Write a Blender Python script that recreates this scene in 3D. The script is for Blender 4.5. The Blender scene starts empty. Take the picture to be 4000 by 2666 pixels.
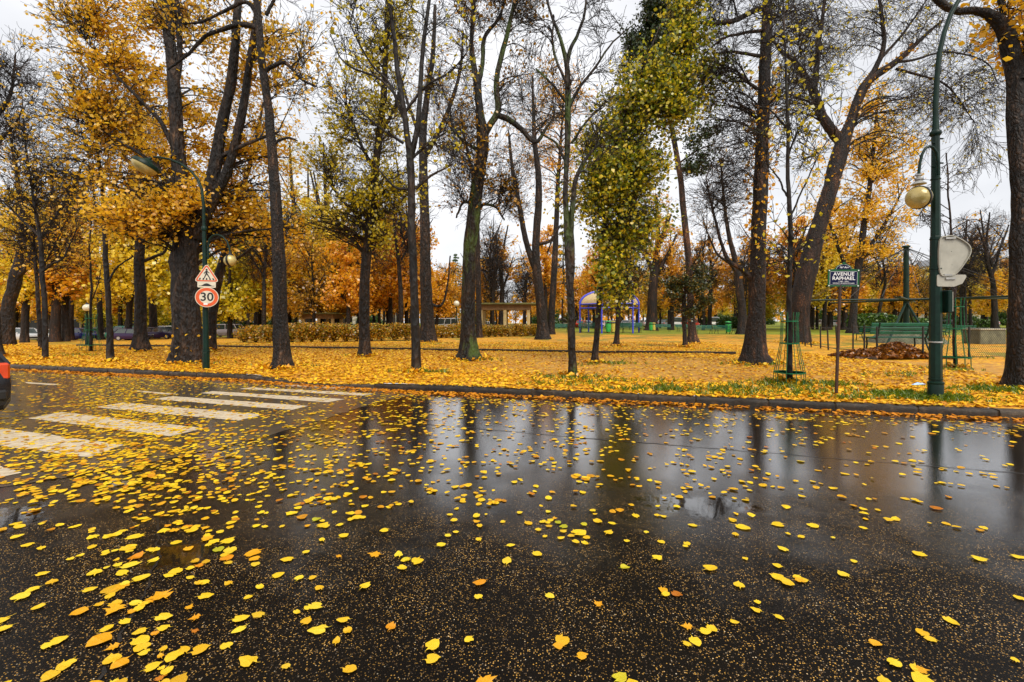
import bpy, bmesh, math, random
import numpy as np
from mathutils import Vector, Matrix

# ------------------------------------------------------------------ camera, world, sun
SC = bpy.context.scene
COL = SC.collection
F = 1778.0            # focal length in pixels of the 4000 px wide photograph (16 mm lens)
HZ = 1250.0           # horizon row
EYE = 1.6
cd = bpy.data.cameras.new("camera")
cam = bpy.data.objects.new("camera", cd)
COL.objects.link(cam)
cam.location = (0, 0, EYE)
cam.rotation_euler = (math.radians(90), 0, 0)
cd.sensor_width = 36.0
cd.lens = 16.0
cd.shift_y = -(1333.0 - HZ) / 4000.0
cd.clip_start = 0.05
cd.clip_end = 2000
SC.camera = cam

SUN_EL, SUN_AZ = math.radians(48), math.radians(205)   # high, behind the camera and a little to the right
W = bpy.data.worlds.new("World")
SC.world = W
W.use_nodes = True
nt = W.node_tree
bg = nt.nodes["Background"]
sky = nt.nodes.new("ShaderNodeTexSky")
sky.sky_type = 'NISHITA'
sky.sun_disc = False
sky.sun_elevation = SUN_EL
sky.sun_rotation = SUN_AZ
sky.dust_density = 5.0
tc = nt.nodes.new("ShaderNodeTexCoord")
mp = nt.nodes.new("ShaderNodeMapping")
mp.inputs['Scale'].default_value = (1.0, 1.0, 2.6)
nz = nt.nodes.new("ShaderNodeTexNoise")
nz.inputs['Scale'].default_value = 2.2
nz.inputs['Detail'].default_value = 4.0
cr = nt.nodes.new("ShaderNodeValToRGB")
cr.color_ramp.elements[0].position = 0.33
cr.color_ramp.elements[0].color = (3.75, 3.8, 3.95, 1)
cr.color_ramp.elements[1].position = 0.62
cr.color_ramp.elements[1].color = (5.1, 5.1, 5.2, 1)
mx = nt.nodes.new("ShaderNodeMix")
mx.data_type = 'RGBA'
mx.inputs[0].default_value = 0.93          # an almost closed cloud cover over the clear sky
nt.links.new(tc.outputs['Generated'], mp.inputs[0])
nt.links.new(mp.outputs[0], nz.inputs['Vector'])
nt.links.new(nz.outputs['Fac'], cr.inputs[0])
nt.links.new(sky.outputs[0], mx.inputs[6])
nt.links.new(cr.outputs[0], mx.inputs[7])
nt.links.new(mx.outputs[2], bg.inputs[0])
bg.inputs[1].default_value = 0.10

sl = bpy.data.lights.new("sun", 'SUN')
sl.energy = 1.5
sl.angle = math.radians(35)
sl.color = (1.0, 0.94, 0.85)
so = bpy.data.objects.new("sun", sl)
COL.objects.link(so)
_d = Vector((math.sin(SUN_AZ) * math.cos(SUN_EL) * -1, math.cos(SUN_AZ) * math.cos(SUN_EL), math.sin(SUN_EL)))
so.rotation_euler = _d.to_track_quat('Z', 'Y').to_euler()
so.location = (0, -20, 30)

SC.view_settings.view_transform = 'Standard'
SC.view_settings.look = 'None'
SC.view_settings.exposure = 1.2
SC.view_settings.gamma = 1.0
SC.render.engine = 'CYCLES'
try:
    SC.cycles.max_bounces = 8
    SC.cycles.diffuse_bounces = 3
    SC.cycles.glossy_bounces = 3
    SC.cycles.transmission_bounces = 4
    SC.cycles.transparent_max_bounces = 6
    SC.cycles.use_denoising = True
except Exception:
    pass

RNG = np.random.default_rng(7)
random.seed(7)

# ------------------------------------------------------------------ layout helpers
KERB = [(-90.0, 36.5), (-16.84, 14.97), (-6.75, 12.0), (-4.8, 11.1), (-2.93, 10.42), (0.0, 9.64), (8.25, 7.33), (60.0, -7.2)]
KX = np.array([k[0] for k in KERB]); KY = np.array([k[1] for k in KERB])


def kerb_y(x):
    return np.interp(x, KX, KY)


def sst(a, b, v):
    t = np.clip((v - a) / (b - a), 0, 1)
    return t * t * (3 - 2 * t)


def kerb_h(x):
    """kerb height: dropped where the crossing meets the pavement"""
    x = np.asarray(x, float)
    return 0.025 + 0.105 * np.maximum(1 - sst(-7.0, -5.7, x), sst(-4.0, -2.7, x))


def gz(x, y):
    """height of the park ground"""
    x = np.asarray(x, float); y = np.asarray(y, float)
    t = y - kerb_y(x)
    d = -0.85 * x + 0.53 * y
    e = np.clip(d - 24, 0, 62)
    drop = 0.022 * np.where(e < 12, e * e / 24, e - 6) + 0.004 * np.clip(d - 86, 0, 200)
    s = sst(0, 14, t)
    base = kerb_h(x) + (0.13 - kerb_h(x)) * sst(0, 1.6, t)
    bump = 0.018 * np.sin(x * 0.9 + 1.3) * np.sin(y * 0.7) + 0.012 * np.sin(x * 2.3 + y * 1.7)
    return base - drop * s + bump * sst(0.2, 2.5, t)


def gp(px, py):
    """pixel on the park ground -> metres"""
    z = 0.13
    for _ in range(30):
        Y = F * (EYE - z) / (py - HZ)
        X = (px - 2000) / F * Y
        z = 0.5 * z + 0.5 * float(gz(X, Y))
    return X, Y, float(gz(X, Y))


def rp(px, py):
    """pixel on the road -> metres"""
    Y = F * EYE / (py - HZ)
    return (px - 2000) / F * Y, Y


def at(px, py, Y):
    return np.array([(px - 2000) / F * Y, Y, EYE - (py - HZ) / F * Y])


# ------------------------------------------------------------------ materials
MATS = {}


def newmat(name):
    m = bpy.data.materials.new(name)
    m.use_nodes = True
    n = m.node_tree.nodes
    for x in list(n):
        n.remove(x)
    out = n.new("ShaderNodeOutputMaterial")
    MATS[name] = m
    return m, m.node_tree, out


def N(t, typ, **kw):
    n = t.nodes.new(typ)
    for k, v in kw.items():
        if k in n.inputs:
            n.inputs[k].default_value = v
        else:
            setattr(n, k, v)
    return n


def ramp(t, src, stops, interp='LINEAR'):
    r = t.nodes.new("ShaderNodeValToRGB")
    e = r.color_ramp.elements
    r.color_ramp.interpolation = interp
    while len(e) < len(stops):
        e.new(0.5)
    for i, (p, c) in enumerate(stops):
        e[i].position = p
        e[i].color = tuple(c) + (1,) if len(c) == 3 else c
    t.links.new(src, r.inputs[0])
    return r.outputs[0]


def coords(t, scale=(1, 1, 1), space='Object'):
    c = t.nodes.new("ShaderNodeTexCoord")
    m = t.nodes.new("ShaderNodeMapping")
    m.inputs['Scale'].default_value = scale
    t.links.new(c.outputs[space], m.inputs[0])
    return m.outputs[0]


def noise(t, vec, scale, detail=3, rough=0.5):
    n = t.nodes.new("ShaderNodeTexNoise")
    n.inputs['Scale'].default_value = scale
    n.inputs['Detail'].default_value = detail
    n.inputs['Roughness'].default_value = rough
    if vec is not None:
        t.links.new(vec, n.inputs['Vector'])
    return n.outputs['Fac']


def bump(t, h, strength, dist, prev=None):
    b = t.nodes.new("ShaderNodeBump")
    b.inputs['Strength'].default_value = strength
    b.inputs['Distance'].default_value = dist
    t.links.new(h, b.inputs['Height'])
    if prev is not None:
        t.links.new(prev, b.inputs['Normal'])
    return b.outputs[0]


def mixc(t, fac, a, b, typ='MIX'):
    m = t.nodes.new("ShaderNodeMix")
    m.data_type = 'RGBA'
    m.blend_type = typ
    for s, v in ((0, fac), (6, a), (7, b)):
        if isinstance(v, (int, float)):
            m.inputs[s].default_value = v
        elif isinstance(v, tuple):
            m.inputs[s].default_value = v + (1,) if len(v) == 3 else v
        else:
            t.links.new(v, m.inputs[s])
    return m.outputs[2]


def principled(t, out, base=None, rough=0.6, metal=0.0, normal=None, spec=0.5):
    p = t.nodes.new("ShaderNodeBsdfPrincipled")
    for key, v in (('Base Color', base), ('Roughness', rough), ('Metallic', metal), ('Specular IOR Level', spec)):
        if v is None:
            continue
        if isinstance(v, (int, float)):
            p.inputs[key].default_value = v
        elif isinstance(v, tuple):
            p.inputs[key].default_value = v + (1,) if len(v) == 3 else v
        else:
            t.links.new(v, p.inputs[key])
    if normal is not None:
        t.links.new(normal, p.inputs['Normal'])
    t.links.new(p.outputs[0], out.inputs[0])
    return p


def paint(name, col, rough=0.4, metal=0.0, var=0.25, scale=6.0, bumpy=0.0, spec=0.5):
    """paint / metal / plastic with a little wear"""
    m, t, o = newmat(name)
    v = coords(t)
    n = noise(t, v, scale, 5, 0.6)
    dark = tuple(c * (1 - var) for c in col)
    lite = tuple(min(1, c * (1 + var * 0.6)) for c in col)
    c = ramp(t, n, [(0.3, dark), (0.7, lite)])
    r = t.nodes.new("ShaderNodeMapRange")
    r.inputs['To Min'].default_value = max(0.02, rough - 0.12)
    r.inputs['To Max'].default_value = min(1, rough + 0.15)
    t.links.new(n, r.inputs[0])
    nm = bump(t, noise(t, v, scale * 8, 3), 0.3, bumpy) if bumpy else None
    principled(t, o, c, r.outputs[0], metal, nm, spec)
    return m


def bark(name, dark, mid, lite, moss=None, sc=1.0, plates=False, mosspos=0.58):
    m, t, o = newmat(name)
    v = coords(t, (9 * sc, 9 * sc, 1.6 * sc))
    n1 = noise(t, v, 1.0, 8, 0.7)
    v2 = coords(t, (5.0 * sc, 5.0 * sc, 2.2 * sc))
    vo = N(t, "ShaderNodeTexVoronoi")
    vo.feature = 'DISTANCE_TO_EDGE' if plates else 'F1'
    vo.inputs['Scale'].default_value = 2.4 if plates else 2.0
    wob = t.nodes.new("ShaderNodeVectorMath"); wob.operation = 'ADD'
    nn = t.nodes.new("ShaderNodeTexNoise"); nn.inputs['Scale'].default_value = 1.3
    t.links.new(v2, nn.inputs['Vector'])
    t.links.new(v2, wob.inputs[0]); t.links.new(nn.outputs['Color'], wob.inputs[1])
    t.links.new(wob.outputs[0], vo.inputs['Vector'])
    c = ramp(t, n1, [(0.34, dark), (0.52, mid), (0.70, lite)])
    crk = ramp(t, vo.outputs['Distance'], [(0.0, (0.12, 0.11, 0.10)), (0.20 if plates else 0.45, (1, 1, 1))])  # cracks darkened, the shadow in them put into the colour
    c = mixc(t, 0.95, c, crk, 'MULTIPLY')
    big = ramp(t, noise(t, coords(t, (2.6 * sc, 2.6 * sc, 0.75 * sc)), 1.0, 5, 0.65), [(0.38, (0.22, 0.20, 0.18)), (0.52, (0.95, 0.9, 0.85)), (0.66, (3.8, 3.5, 3.1))])  # broad patches paint sunlit highlights and black shadows into the bark colour
    c = mixc(t, 0.9, c, big, 'MULTIPLY')
    c = mixc(t, 1.0, c, (0.56, 0.49, 0.43), 'MULTIPLY')
    if moss:
        mf = ramp(t, noise(t, coords(t, (1.6, 1.6, 0.55)), 1.0, 6, 0.65), [(mosspos - 0.06, (0, 0, 0)), (mosspos + 0.06, (1, 1, 1))])
        c = mixc(t, mf, c, moss)
    nb = bump(t, n1, 1.0, 0.05)
    nb = bump(t, vo.outputs['Distance'], 1.0, 0.06, nb)
    principled(t, o, c, 0.62, 0, nb, 0.35)
    return m


bark('bark_dark', (0.0062, 0.0037, 0.0025), (0.0236, 0.0143, 0.0081), (0.0930, 0.0570, 0.0310))
bark('bark_scaly', (0.0074, 0.0043, 0.0025), (0.0341, 0.0211, 0.0124), (0.1240, 0.0806, 0.0527), sc=1.25, plates=True)
bark('bark_moss', (0.0074, 0.0050, 0.0025), (0.0279, 0.0174, 0.0087), (0.0868, 0.0546, 0.0279), (0.055, 0.085, 0.010), mosspos=0.56)
bark('bark_smooth', (0.0074, 0.0050, 0.0037), (0.0211, 0.0143, 0.0099), (0.0527, 0.0360, 0.0236), (0.045, 0.05, 0.010), sc=0.6, mosspos=0.64)
bark('bark_pine', (0.03, 0.014, 0.007), (0.12, 0.06, 0.03), (0.26, 0.14, 0.075), sc=1.2, plates=True)
bark('bark_plane', (0.10, 0.085, 0.02), (0.30, 0.25, 0.06), (0.42, 0.36, 0.12), (0.06, 0.05, 0.02), sc=0.5, mosspos=0.68)
bark('bark_rust', (0.0099, 0.0050, 0.0025), (0.0465, 0.0223, 0.0087), (0.1488, 0.0744, 0.0310), sc=1.0, plates=True)


def leafmat(name, stops, trans=0.45, src='island', spots=True, gloss=0.06):
    m, t, o = newmat(name)
    if src == 'island':
        g = t.nodes.new("ShaderNodeNewGeometry"); f = g.outputs['Random Per Island']
    else:
        g = t.nodes.new("ShaderNodeObjectInfo"); f = g.outputs['Random']
    c = ramp(t, f, stops)
    if spots:
        n = noise(t, coords(t), 70.0, 4, 0.7)
        d = ramp(t, n, [(0.33, (0.22, 0.13, 0.07)), (0.44, (1, 1, 1))])
        c = mixc(t, 0.85, c, d, 'MULTIPLY')
        vv = noise(t, coords(t), 22.0, 3, 0.6)
        d2 = ramp(t, vv, [(0.35, (0.78, 0.72, 0.7)), (0.65, (1.12, 1.12, 1.0))])
        c = mixc(t, 1.0, c, d2, 'MULTIPLY')
    df = t.nodes.new("ShaderNodeBsdfDiffuse"); t.links.new(c, df.inputs[0])
    tr = t.nodes.new("ShaderNodeBsdfTranslucent"); t.links.new(c, tr.inputs[0])
    ms = t.nodes.new("ShaderNodeMixShader"); ms.inputs[0].default_value = trans
    t.links.new(df.outputs[0], ms.inputs[1]); t.links.new(tr.outputs[0], ms.inputs[2])
    gl = t.nodes.new("ShaderNodeBsdfGlossy"); gl.inputs['Roughness'].default_value = 0.35
    m2 = t.nodes.new("ShaderNodeMixShader"); m2.inputs[0].default_value = gloss
    t.links.new(ms.outputs[0], m2.inputs[1]); t.links.new(gl.outputs[0], m2.inputs[2])
    t.links.new(m2.outputs[0], o.inputs[0])
    return m


leafmat('leaf_gold', [(0, (0.72, 0.36, 0.012)), (0.35, (0.92, 0.55, 0.022)), (0.75, (0.95, 0.62, 0.035)), (1, (0.90, 0.48, 0.015))], 0.56, spots=False)
leafmat('leaf_yellow', [(0, (0.70, 0.48, 0.015)), (0.4, (0.88, 0.64, 0.025)), (0.8, (0.92, 0.70, 0.05)), (1, (0.62, 0.48, 0.02))], 0.5, spots=False)
leafmat('leaf_orange', [(0, (0.62, 0.25, 0.010)), (0.3, (0.84, 0.40, 0.016)), (0.7, (0.90, 0.52, 0.024)), (1, (0.70, 0.28, 0.010))], 0.5, spots=False)
leafmat('leaf_brown', [(0, (0.20, 0.09, 0.010)), (0.4, (0.48, 0.24, 0.014)), (0.8, (0.66, 0.36, 0.018)), (1, (0.30, 0.16, 0.012))], 0.5, spots=False)
leafmat('leaf_olive', [(0, (0.30, 0.28, 0.012)), (0.3, (0.66, 0.52, 0.018)), (0.65, (0.88, 0.68, 0.026)), (1, (0.50, 0.42, 0.016))], 0.5, spots=False)
leafmat('leaf_green', [(0, (0.06, 0.10, 0.008)), (0.3, (0.20, 0.25, 0.012)), (0.52, (0.55, 0.50, 0.018)), (0.85, (0.92, 0.66, 0.026)), (1, (0.12, 0.16, 0.010))], 0.5, spots=False)
leafmat('needle_dark', [(0, (0.010, 0.022, 0.008)), (0.5, (0.028, 0.05, 0.014)), (1, (0.06, 0.085, 0.02))], 0.15, spots=False)
leafmat('needle_pine', [(0, (0.02, 0.035, 0.008)), (0.5, (0.05, 0.065, 0.012)), (0.85, (0.09, 0.085, 0.014)), (1, (0.30, 0.17, 0.012))], 0.15, spots=False)
leafmat('needle_bright', [(0, (0.014, 0.045, 0.006)), (0.5, (0.045, 0.11, 0.010)), (1, (0.12, 0.20, 0.014))], 0.25, spots=False)
leafmat('needle_gold', [(0, (0.10, 0.10, 0.012)), (0.5, (0.22, 0.19, 0.015)), (1, (0.40, 0.30, 0.02))], 0.3, spots=False)
leafmat('litter_road', [(0, (0.50, 0.20, 0.008)), (0.2, (0.74, 0.42, 0.012)), (0.62, (0.84, 0.60, 0.022)), (0.86, (0.78, 0.44, 0.012)), (1, (0.44, 0.13, 0.006))], 0.1)
leafmat('litter_park', [(0, (0.55, 0.22, 0.006)), (0.25, (0.76, 0.36, 0.010)), (0.6, (0.86, 0.48, 0.014)), (0.88, (0.88, 0.60, 0.02)), (1, (0.40, 0.13, 0.005))], 0.1)
leafmat('litter_gutter', [(0, (0.30, 0.09, 0.005)), (0.4, (0.62, 0.22, 0.008)), (0.8, (0.76, 0.34, 0.012)), (1, (0.42, 0.13, 0.006))], 0.1)
leafmat('litter_pile', [(0, (0.06, 0.022, 0.005)), (0.5, (0.22, 0.07, 0.006)), (0.85, (0.40, 0.15, 0.008)), (1, (0.10, 0.035, 0.005))], 0.1)
leafmat('single_yellow', [(0, (0.72, 0.42, 0.012)), (0.35, (0.84, 0.60, 0.025)), (0.7, (0.80, 0.52, 0.016)), (0.9, (0.84, 0.64, 0.04)), (1, (0.60, 0.34, 0.012))], 0.1, 'object')
leafmat('single_orange', [(0, (0.74, 0.34, 0.008)), (0.5, (0.78, 0.40, 0.012)), (0.85, (0.66, 0.24, 0.006)), (1, (0.42, 0.13, 0.008))], 0.1, 'object')
leafmat('single_green', [(0, (0.52, 0.46, 0.02)), (0.5, (0.36, 0.38, 0.02)), (1, (0.62, 0.52, 0.02))], 0.1, 'object')
leafmat('grass_blade', [(0, (0.05, 0.11, 0.006)), (0.5, (0.16, 0.28, 0.010)), (1, (0.36, 0.44, 0.018))], 0.4, spots=False)
leafmat('hedge_leaf', [(0, (0.06, 0.05, 0.006)), (0.3, (0.40, 0.18, 0.010)), (0.65, (0.72, 0.38, 0.016)), (0.85, (0.30, 0.28, 0.014)), (1, (0.14, 0.15, 0.012))], 0.3, spots=False)


def mat_road(name, base_a, base_b, rlo, rhi, speck, specamt):
    m, t, o = newmat(name)
    v = coords(t)
    big = noise(t, v, 0.55, 4, 0.55)
    base = ramp(t, big, [(0.35, base_a), (0.68, base_b)])
    vo = N(t, "ShaderNodeTexVoronoi"); vo.inputs['Scale'].default_value = 140.0
    t.links.new(v, vo.inputs['Vector'])
    sep = t.nodes.new("ShaderNodeSeparateColor"); t.links.new(vo.outputs['Color'], sep.inputs[0])
    pick = ramp(t, sep.outputs[0], [(1 - specamt - 0.02, (0, 0, 0)), (1 - specamt + 0.02, (1, 1, 1))])
    core = ramp(t, vo.outputs['Distance'], [(0.25, (1, 1, 1)), (0.55, (0, 0, 0))])
    msk = mixc(t, 1.0, mixc(t, 1.0, pick, core, 'MULTIPLY'), ramp(t, noise(t, v, 2.2, 5, 0.7), [(0.34, (0.12, 0.12, 0.12)), (0.62, (1, 1, 1))]), 'MULTIPLY')
    tint = ramp(t, sep.outputs[1], [(0, (speck[0] * 0.25, speck[1] * 0.22, speck[2] * 0.25)), (0.3, (0.16, 0.13, 0.10)), (0.6, (speck[0] * .7, speck[1] * .7, speck[2] * .8)), (0.88, speck), (1, (0.80, 0.68, 0.48))])
    c = mixc(t, msk, base, tint)
    wet = noise(t, v, 0.9, 5, 0.6)
    # a film of water lies towards the gutter; the crown of the road nearer the camera has drained
    sx = t.nodes.new("ShaderNodeSeparateXYZ"); t.links.new(v, sx.inputs[0])
    def mm(op, a, b):
        q = t.nodes.new("ShaderNodeMath"); q.operation = op
        for i, w in enumerate((a, b)):
            if isinstance(w, (int, float)): q.inputs[i].default_value = w
            else: t.links.new(w, q.inputs[i])
        return q.outputs[0]
    yy = mm('ADD', mm('ADD', sx.outputs['Y'], mm('MULTIPLY', sx.outputs['X'], 0.12)), mm('MULTIPLY', mm('SUBTRACT', wet, 0.5), 5.0))
    fr = t.nodes.new("ShaderNodeMapRange"); fr.inputs['From Min'].default_value = 2.9; fr.inputs['From Max'].default_value = 5.2
    fr.inputs['To Min'].default_value = 1.0; fr.inputs['To Max'].default_value = 0.0
    t.links.new(yy, fr.inputs[0])
    dry = fr.outputs[0]
    c = mixc(t, mm('ADD', mm('MULTIPLY', dry, 0.75), 0.25), base, c)
    pud = None
    for (qx, qy, ax, ay) in ((1.63, 3.92, 0.62, 0.30), (-4.05, 3.6, 0.35, 0.5), (-3.7, 4.48, 0.40, 0.16), (-2.26, 3.1, .30, .22)):
        dx_ = mm('DIVIDE', mm('SUBTRACT', sx.outputs['X'], qx), ax); dy_ = mm('DIVIDE', mm('SUBTRACT', sx.outputs['Y'], qy), ay)
        m_ = mm('SUBTRACT', 1.0, mm('ADD', mm('MULTIPLY', dx_, dx_), mm('MULTIPLY', dy_, dy_)))
        pud = m_ if pud is None else mm('MAXIMUM', pud, m_)
    pud = mm('ADD', pud, mm('MULTIPLY', mm('SUBTRACT', noise(t, v, 4.5, 5, 0.65), 0.55), 3.2))
    pud = ramp(t, pud, [(0.0, (0, 0, 0)), (0.45, (1, 1, 1))])
    c = mixc(t, pud, c, (0.004, 0.003, 0.002))
    rough = mm('ADD', mm('MULTIPLY', dry, rhi - rlo), mm('ADD', mm('MULTIPLY', wet, 0.08), rlo - 0.04))
    rough = mm('ADD', mm('MULTIPLY', rough, mm('SUBTRACT', 1.0, pud)), mm('MULTIPLY', pud, 0.03))
    dry = mm('MULTIPLY', dry, mm('SUBTRACT', 1.0, pud))
    nb = bump(t, mm('MULTIPLY', vo.outputs['Distance'], mm('SUBTRACT', 1.0, pud)), 0.22, 0.0010)
    nb = bump(t, mm('MULTIPLY', noise(t, v, 45.0, 3, 0.55), mm('SUBTRACT', 1.0, pud)), 0.22, 0.0018, nb)
    nb = bump(t, noise(t, v, 4.0, 3, 0.5), 0.2, 0.004, nb)
    pr = principled(t, o, c, rough, 0, nb, mm('ADD', 0.85, mm('MULTIPLY', dry, -0.76)))
    t.links.new(mm('MULTIPLY', mm('SUBTRACT', 1.0, dry), 0.75), pr.inputs['Coat Weight'])
    pr.inputs['Coat Roughness'].default_value = 0.07
    t.links.new(nb, pr.inputs['Coat Normal'])
    return m


mat_road('asphalt_wet', (0.0025, 0.0016, 0.0009), (0.006, 0.004, 0.002), 0.10, 0.38, (0.95, 0.52, 0.10), 0.24)
mat_road('asphalt_brown', (0.030, 0.018, 0.007), (0.065, 0.040, 0.014), 0.40, 0.60, (0.20, 0.13, 0.05), 0.12)
paint('crack_tar', (0.004, 0.0035, 0.003), 0.35)
m, t, o = newmat('road_paint')
v = coords(t)
n = noise(t, v, 9.0, 6, 0.7)
c = ramp(t, n, [(0.30, (0.20, 0.14, 0.07)), (0.44, (0.46, 0.37, 0.25)), (0.7, (0.60, 0.52, 0.38))])
principled(t, o, c, 0.5, 0, bump(t, noise(t, v, 90, 3), 0.3, 0.003))
m, t, o = newmat('puddle_water')
v = coords(t)
principled(t, o, (0.006, 0.005, 0.004), 0.035, 0, bump(t, noise(t, v, 14, 2), 0.05, 0.004), 0.5)

m, t, o = newmat('kerb_stone')
v = coords(t)
n = noise(t, v, 7, 7, 0.75)
c = ramp(t, n, [(0.34, (0.008, 0.006, 0.004)), (0.55, (0.030, 0.022, 0.014)), (0.80, (0.13, 0.10, 0.065))])
fine = noise(t, v, 60, 4, 0.7)
gi = t.nodes.new('ShaderNodeNewGeometry')
c = mixc(t, 1.0, c, ramp(t, gi.outputs['Random Per Island'], [(0, (0.55, 0.52, 0.5)), (1, (1.9, 1.75, 1.6))]), 'MULTIPLY')
principled(t, o, c, 0.42, 0, bump(t, fine, 0.8, 0.012), 0.3)

m, t, o = newmat('park_ground')
v = coords(t)
vo = N(t, "ShaderNodeTexVoronoi"); vo.inputs['Scale'].default_value = 11.0
wv = t.nodes.new("ShaderNodeTexNoise"); wv.inputs['Scale'].default_value = 9.0; t.links.new(v, wv.inputs['Vector'])
ad = t.nodes.new("ShaderNodeVectorMath"); ad.operation = 'MULTIPLY_ADD'
ad.inputs[1].default_value = (0.14, 0.14, 0.14)
t.links.new(wv.outputs['Color'], ad.inputs[0]); t.links.new(v, ad.inputs[2])
t.links.new(ad.outputs[0], vo.inputs['Vector'])
sp = t.nodes.new("ShaderNodeSeparateColor"); t.links.new(vo.outputs['Color'], sp.inputs[0])
leafc = ramp(t, sp.outputs[0], [(0.0, (0.34, 0.12, 0.006)), (0.3, (0.66, 0.27, 0.010)), (0.62, (0.80, 0.40, 0.014)), (0.88, (0.84, 0.52, 0.02)), (1.0, (0.26, 0.09, 0.006))])
sand = ramp(t, noise(t, v, 2.5, 6, 0.65), [(0.3, (0.40, 0.20, 0.035)), (0.6, (0.60, 0.32, 0.06)), (0.8, (0.70, 0.40, 0.09))])
# where the leaves lie thin (the trodden path beside the pavement) the sand shows through
gx = t.nodes.new("ShaderNodeSeparateXYZ"); t.links.new(v, gx.inputs[0])
def mth(op, a, b=None):
    q = t.nodes.new("ShaderNodeMath"); q.operation = op
    for i, w in enumerate((a, b)):
        if w is None: continue
        if isinstance(w, (int, float)): q.inputs[i].default_value = w
        else: t.links.new(w, q.inputs[i])
    return q.outputs[0]
tt = mth('ADD', gx.outputs['Y'], mth('MULTIPLY', gx.outputs['X'], 0.28))        # distance from the kerb plus 9.64
band = mth('MULTIPLY', mth('SUBTRACT', tt, 11.2), mth('SUBTRACT', 20.5, tt))     # > 0 on the path
bandr = t.nodes.new("ShaderNodeMapRange"); bandr.inputs['From Min'].default_value = 0; bandr.inputs['From Max'].default_value = 10
t.links.new(band, bandr.inputs[0])
xr = t.nodes.new("ShaderNodeMapRange"); xr.inputs['From Min'].default_value = -4; xr.inputs['From Max'].default_value = 3
t.links.new(gx.outputs['X'], xr.inputs[0])
pthin = mth('MULTIPLY', bandr.outputs[0], xr.outputs[0])
thin = mth('ADD', mth('MULTIPLY', pthin, 0.62), 0.12)
pk = mth('SUBTRACT', sp.outputs[1], thin)
pk2 = ramp(t, mth('ADD', pk, mth('MULTIPLY', mth('SUBTRACT', noise(t, v, 0.8, 4), 0.5), 0.8)), [(0.0, (0, 0, 0)), (0.06, (1, 1, 1))])
c = mixc(t, pk2, sand, leafc)
# lawn showing further in
lawn = ramp(t, noise(t, v, 30, 4, 0.7), [(0.3, (0.10, 0.13, 0.012)), (0.7, (0.28, 0.27, 0.02))])
lf = mth('SUBTRACT', noise(t, v, 0.35, 5, 0.65), 0.0)
far = t.nodes.new("ShaderNodeMapRange"); far.inputs['From Min'].default_value = 21.3; far.inputs['From Max'].default_value = 21.8
t.links.new(tt, far.inputs[0])
vfar = t.nodes.new("ShaderNodeMapRange"); vfar.inputs['From Min'].default_value = 36; vfar.inputs['From Max'].default_value = 70
vfar.inputs['To Min'].default_value = 0.53; vfar.inputs['To Max'].default_value = 0.40
t.links.new(tt, vfar.inputs[0])
lm = ramp(t, mth('SUBTRACT', lf, vfar.outputs[0]), [(0.0, (0, 0, 0)), (0.05, (1, 1, 1))])
c = mixc(t, mth('MULTIPLY', mth('MULTIPLY', lm, far.outputs[0]), 0.85), c, lawn)
back = t.nodes.new("ShaderNodeMapRange"); back.inputs['From Min'].default_value = 60; back.inputs['From Max'].default_value = 64
t.links.new(mth('ADD', gx.outputs['Y'], mth('MULTIPLY', noise(t, v, 0.3, 3), 4.0)), back.inputs[0])
backx = t.nodes.new("ShaderNodeMapRange"); backx.inputs['From Min'].default_value = -16; backx.inputs['From Max'].default_value = -26
t.links.new(gx.outputs['X'], backx.inputs[0])
green = ramp(t, noise(t, v, 1.2, 5, 0.7), [(0.3, (0.11, 0.17, 0.010)), (0.6, (0.26, 0.32, 0.016)), (0.75, (0.55, 0.40, 0.02))])
c = mixc(t, mth('MULTIPLY', back.outputs[0], backx.outputs[0]), c, green)
b2 = t.nodes.new("ShaderNodeMapRange"); b2.inputs['From Min'].default_value = 46; b2.inputs['From Max'].default_value = 50
t.links.new(mth('ADD', gx.outputs['Y'], mth('MULTIPLY', noise(t, v, 0.25, 3), 6.0)), b2.inputs[0])
b3 = t.nodes.new("ShaderNodeMapRange"); b3.inputs['From Min'].default_value = 5; b3.inputs['From Max'].default_value = 9
t.links.new(gx.outputs['X'], b3.inputs[0])
c = mixc(t, mth('MULTIPLY', mth('MULTIPLY', b2.outputs[0], b3.outputs[0]), 0.9), c, green)
dk = ramp(t, vo.outputs['Distance'], [(0.0, (1, 1, 1)), (0.75, (0.62, 0.55, 0.5))])
c = mixc(t, 0.7, c, dk, 'MULTIPLY')
nb = bump(t, vo.outputs['Distance'], 0.5, 0.02)
nb = bump(t, noise(t, v, 25, 4), 0.4, 0.012, nb)
principled(t, o, c, 0.75, 0, nb, 0.25)

paint('paint_green', (0.0035, 0.020, 0.013), 0.42, 0, 0.45, 7, 0, 0.22)
paint('paint_green_bright', (0.007, 0.12, 0.045), 0.42, 0, 0.4, 9, 0, 0.3)
paint('paint_bench', (0.008, 0.095, 0.055), 0.42, 0, 0.4, 4, 0, 0.3)
paint('paint_carousel', (0.005, 0.024, 0.014), 0.45, 0, 0.5, 3, 0, 0.25)
paint('iron_black', (0.010, 0.009, 0.008), 0.5, 0, 0.4, 9)
paint('rust_post', (0.055, 0.024, 0.014), 0.6, 0.2, 0.5, 14)
paint('galvanised', (0.42, 0.41, 0.38), 0.42, 0.6, 0.3, 5)
paint('sign_back', (0.36, 0.34, 0.28), 0.5, 0.1, 0.2, 5)
paint('sign_white', (0.60, 0.54, 0.42), 0.4, 0, 0.1, 6)
paint('sign_red', (0.62, 0.085, 0.012), 0.4, 0, 0.12, 6)
paint('sign_black', (0.008, 0.007, 0.007), 0.4)
paint('sign_blue', (0.0035, 0.006, 0.038), 0.4, 0, 0.12, 6, 0, 0.2)
paint('sign_green', (0.006, 0.085, 0.022), 0.35, 0, 0.15, 6, 0, 0.3)
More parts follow.
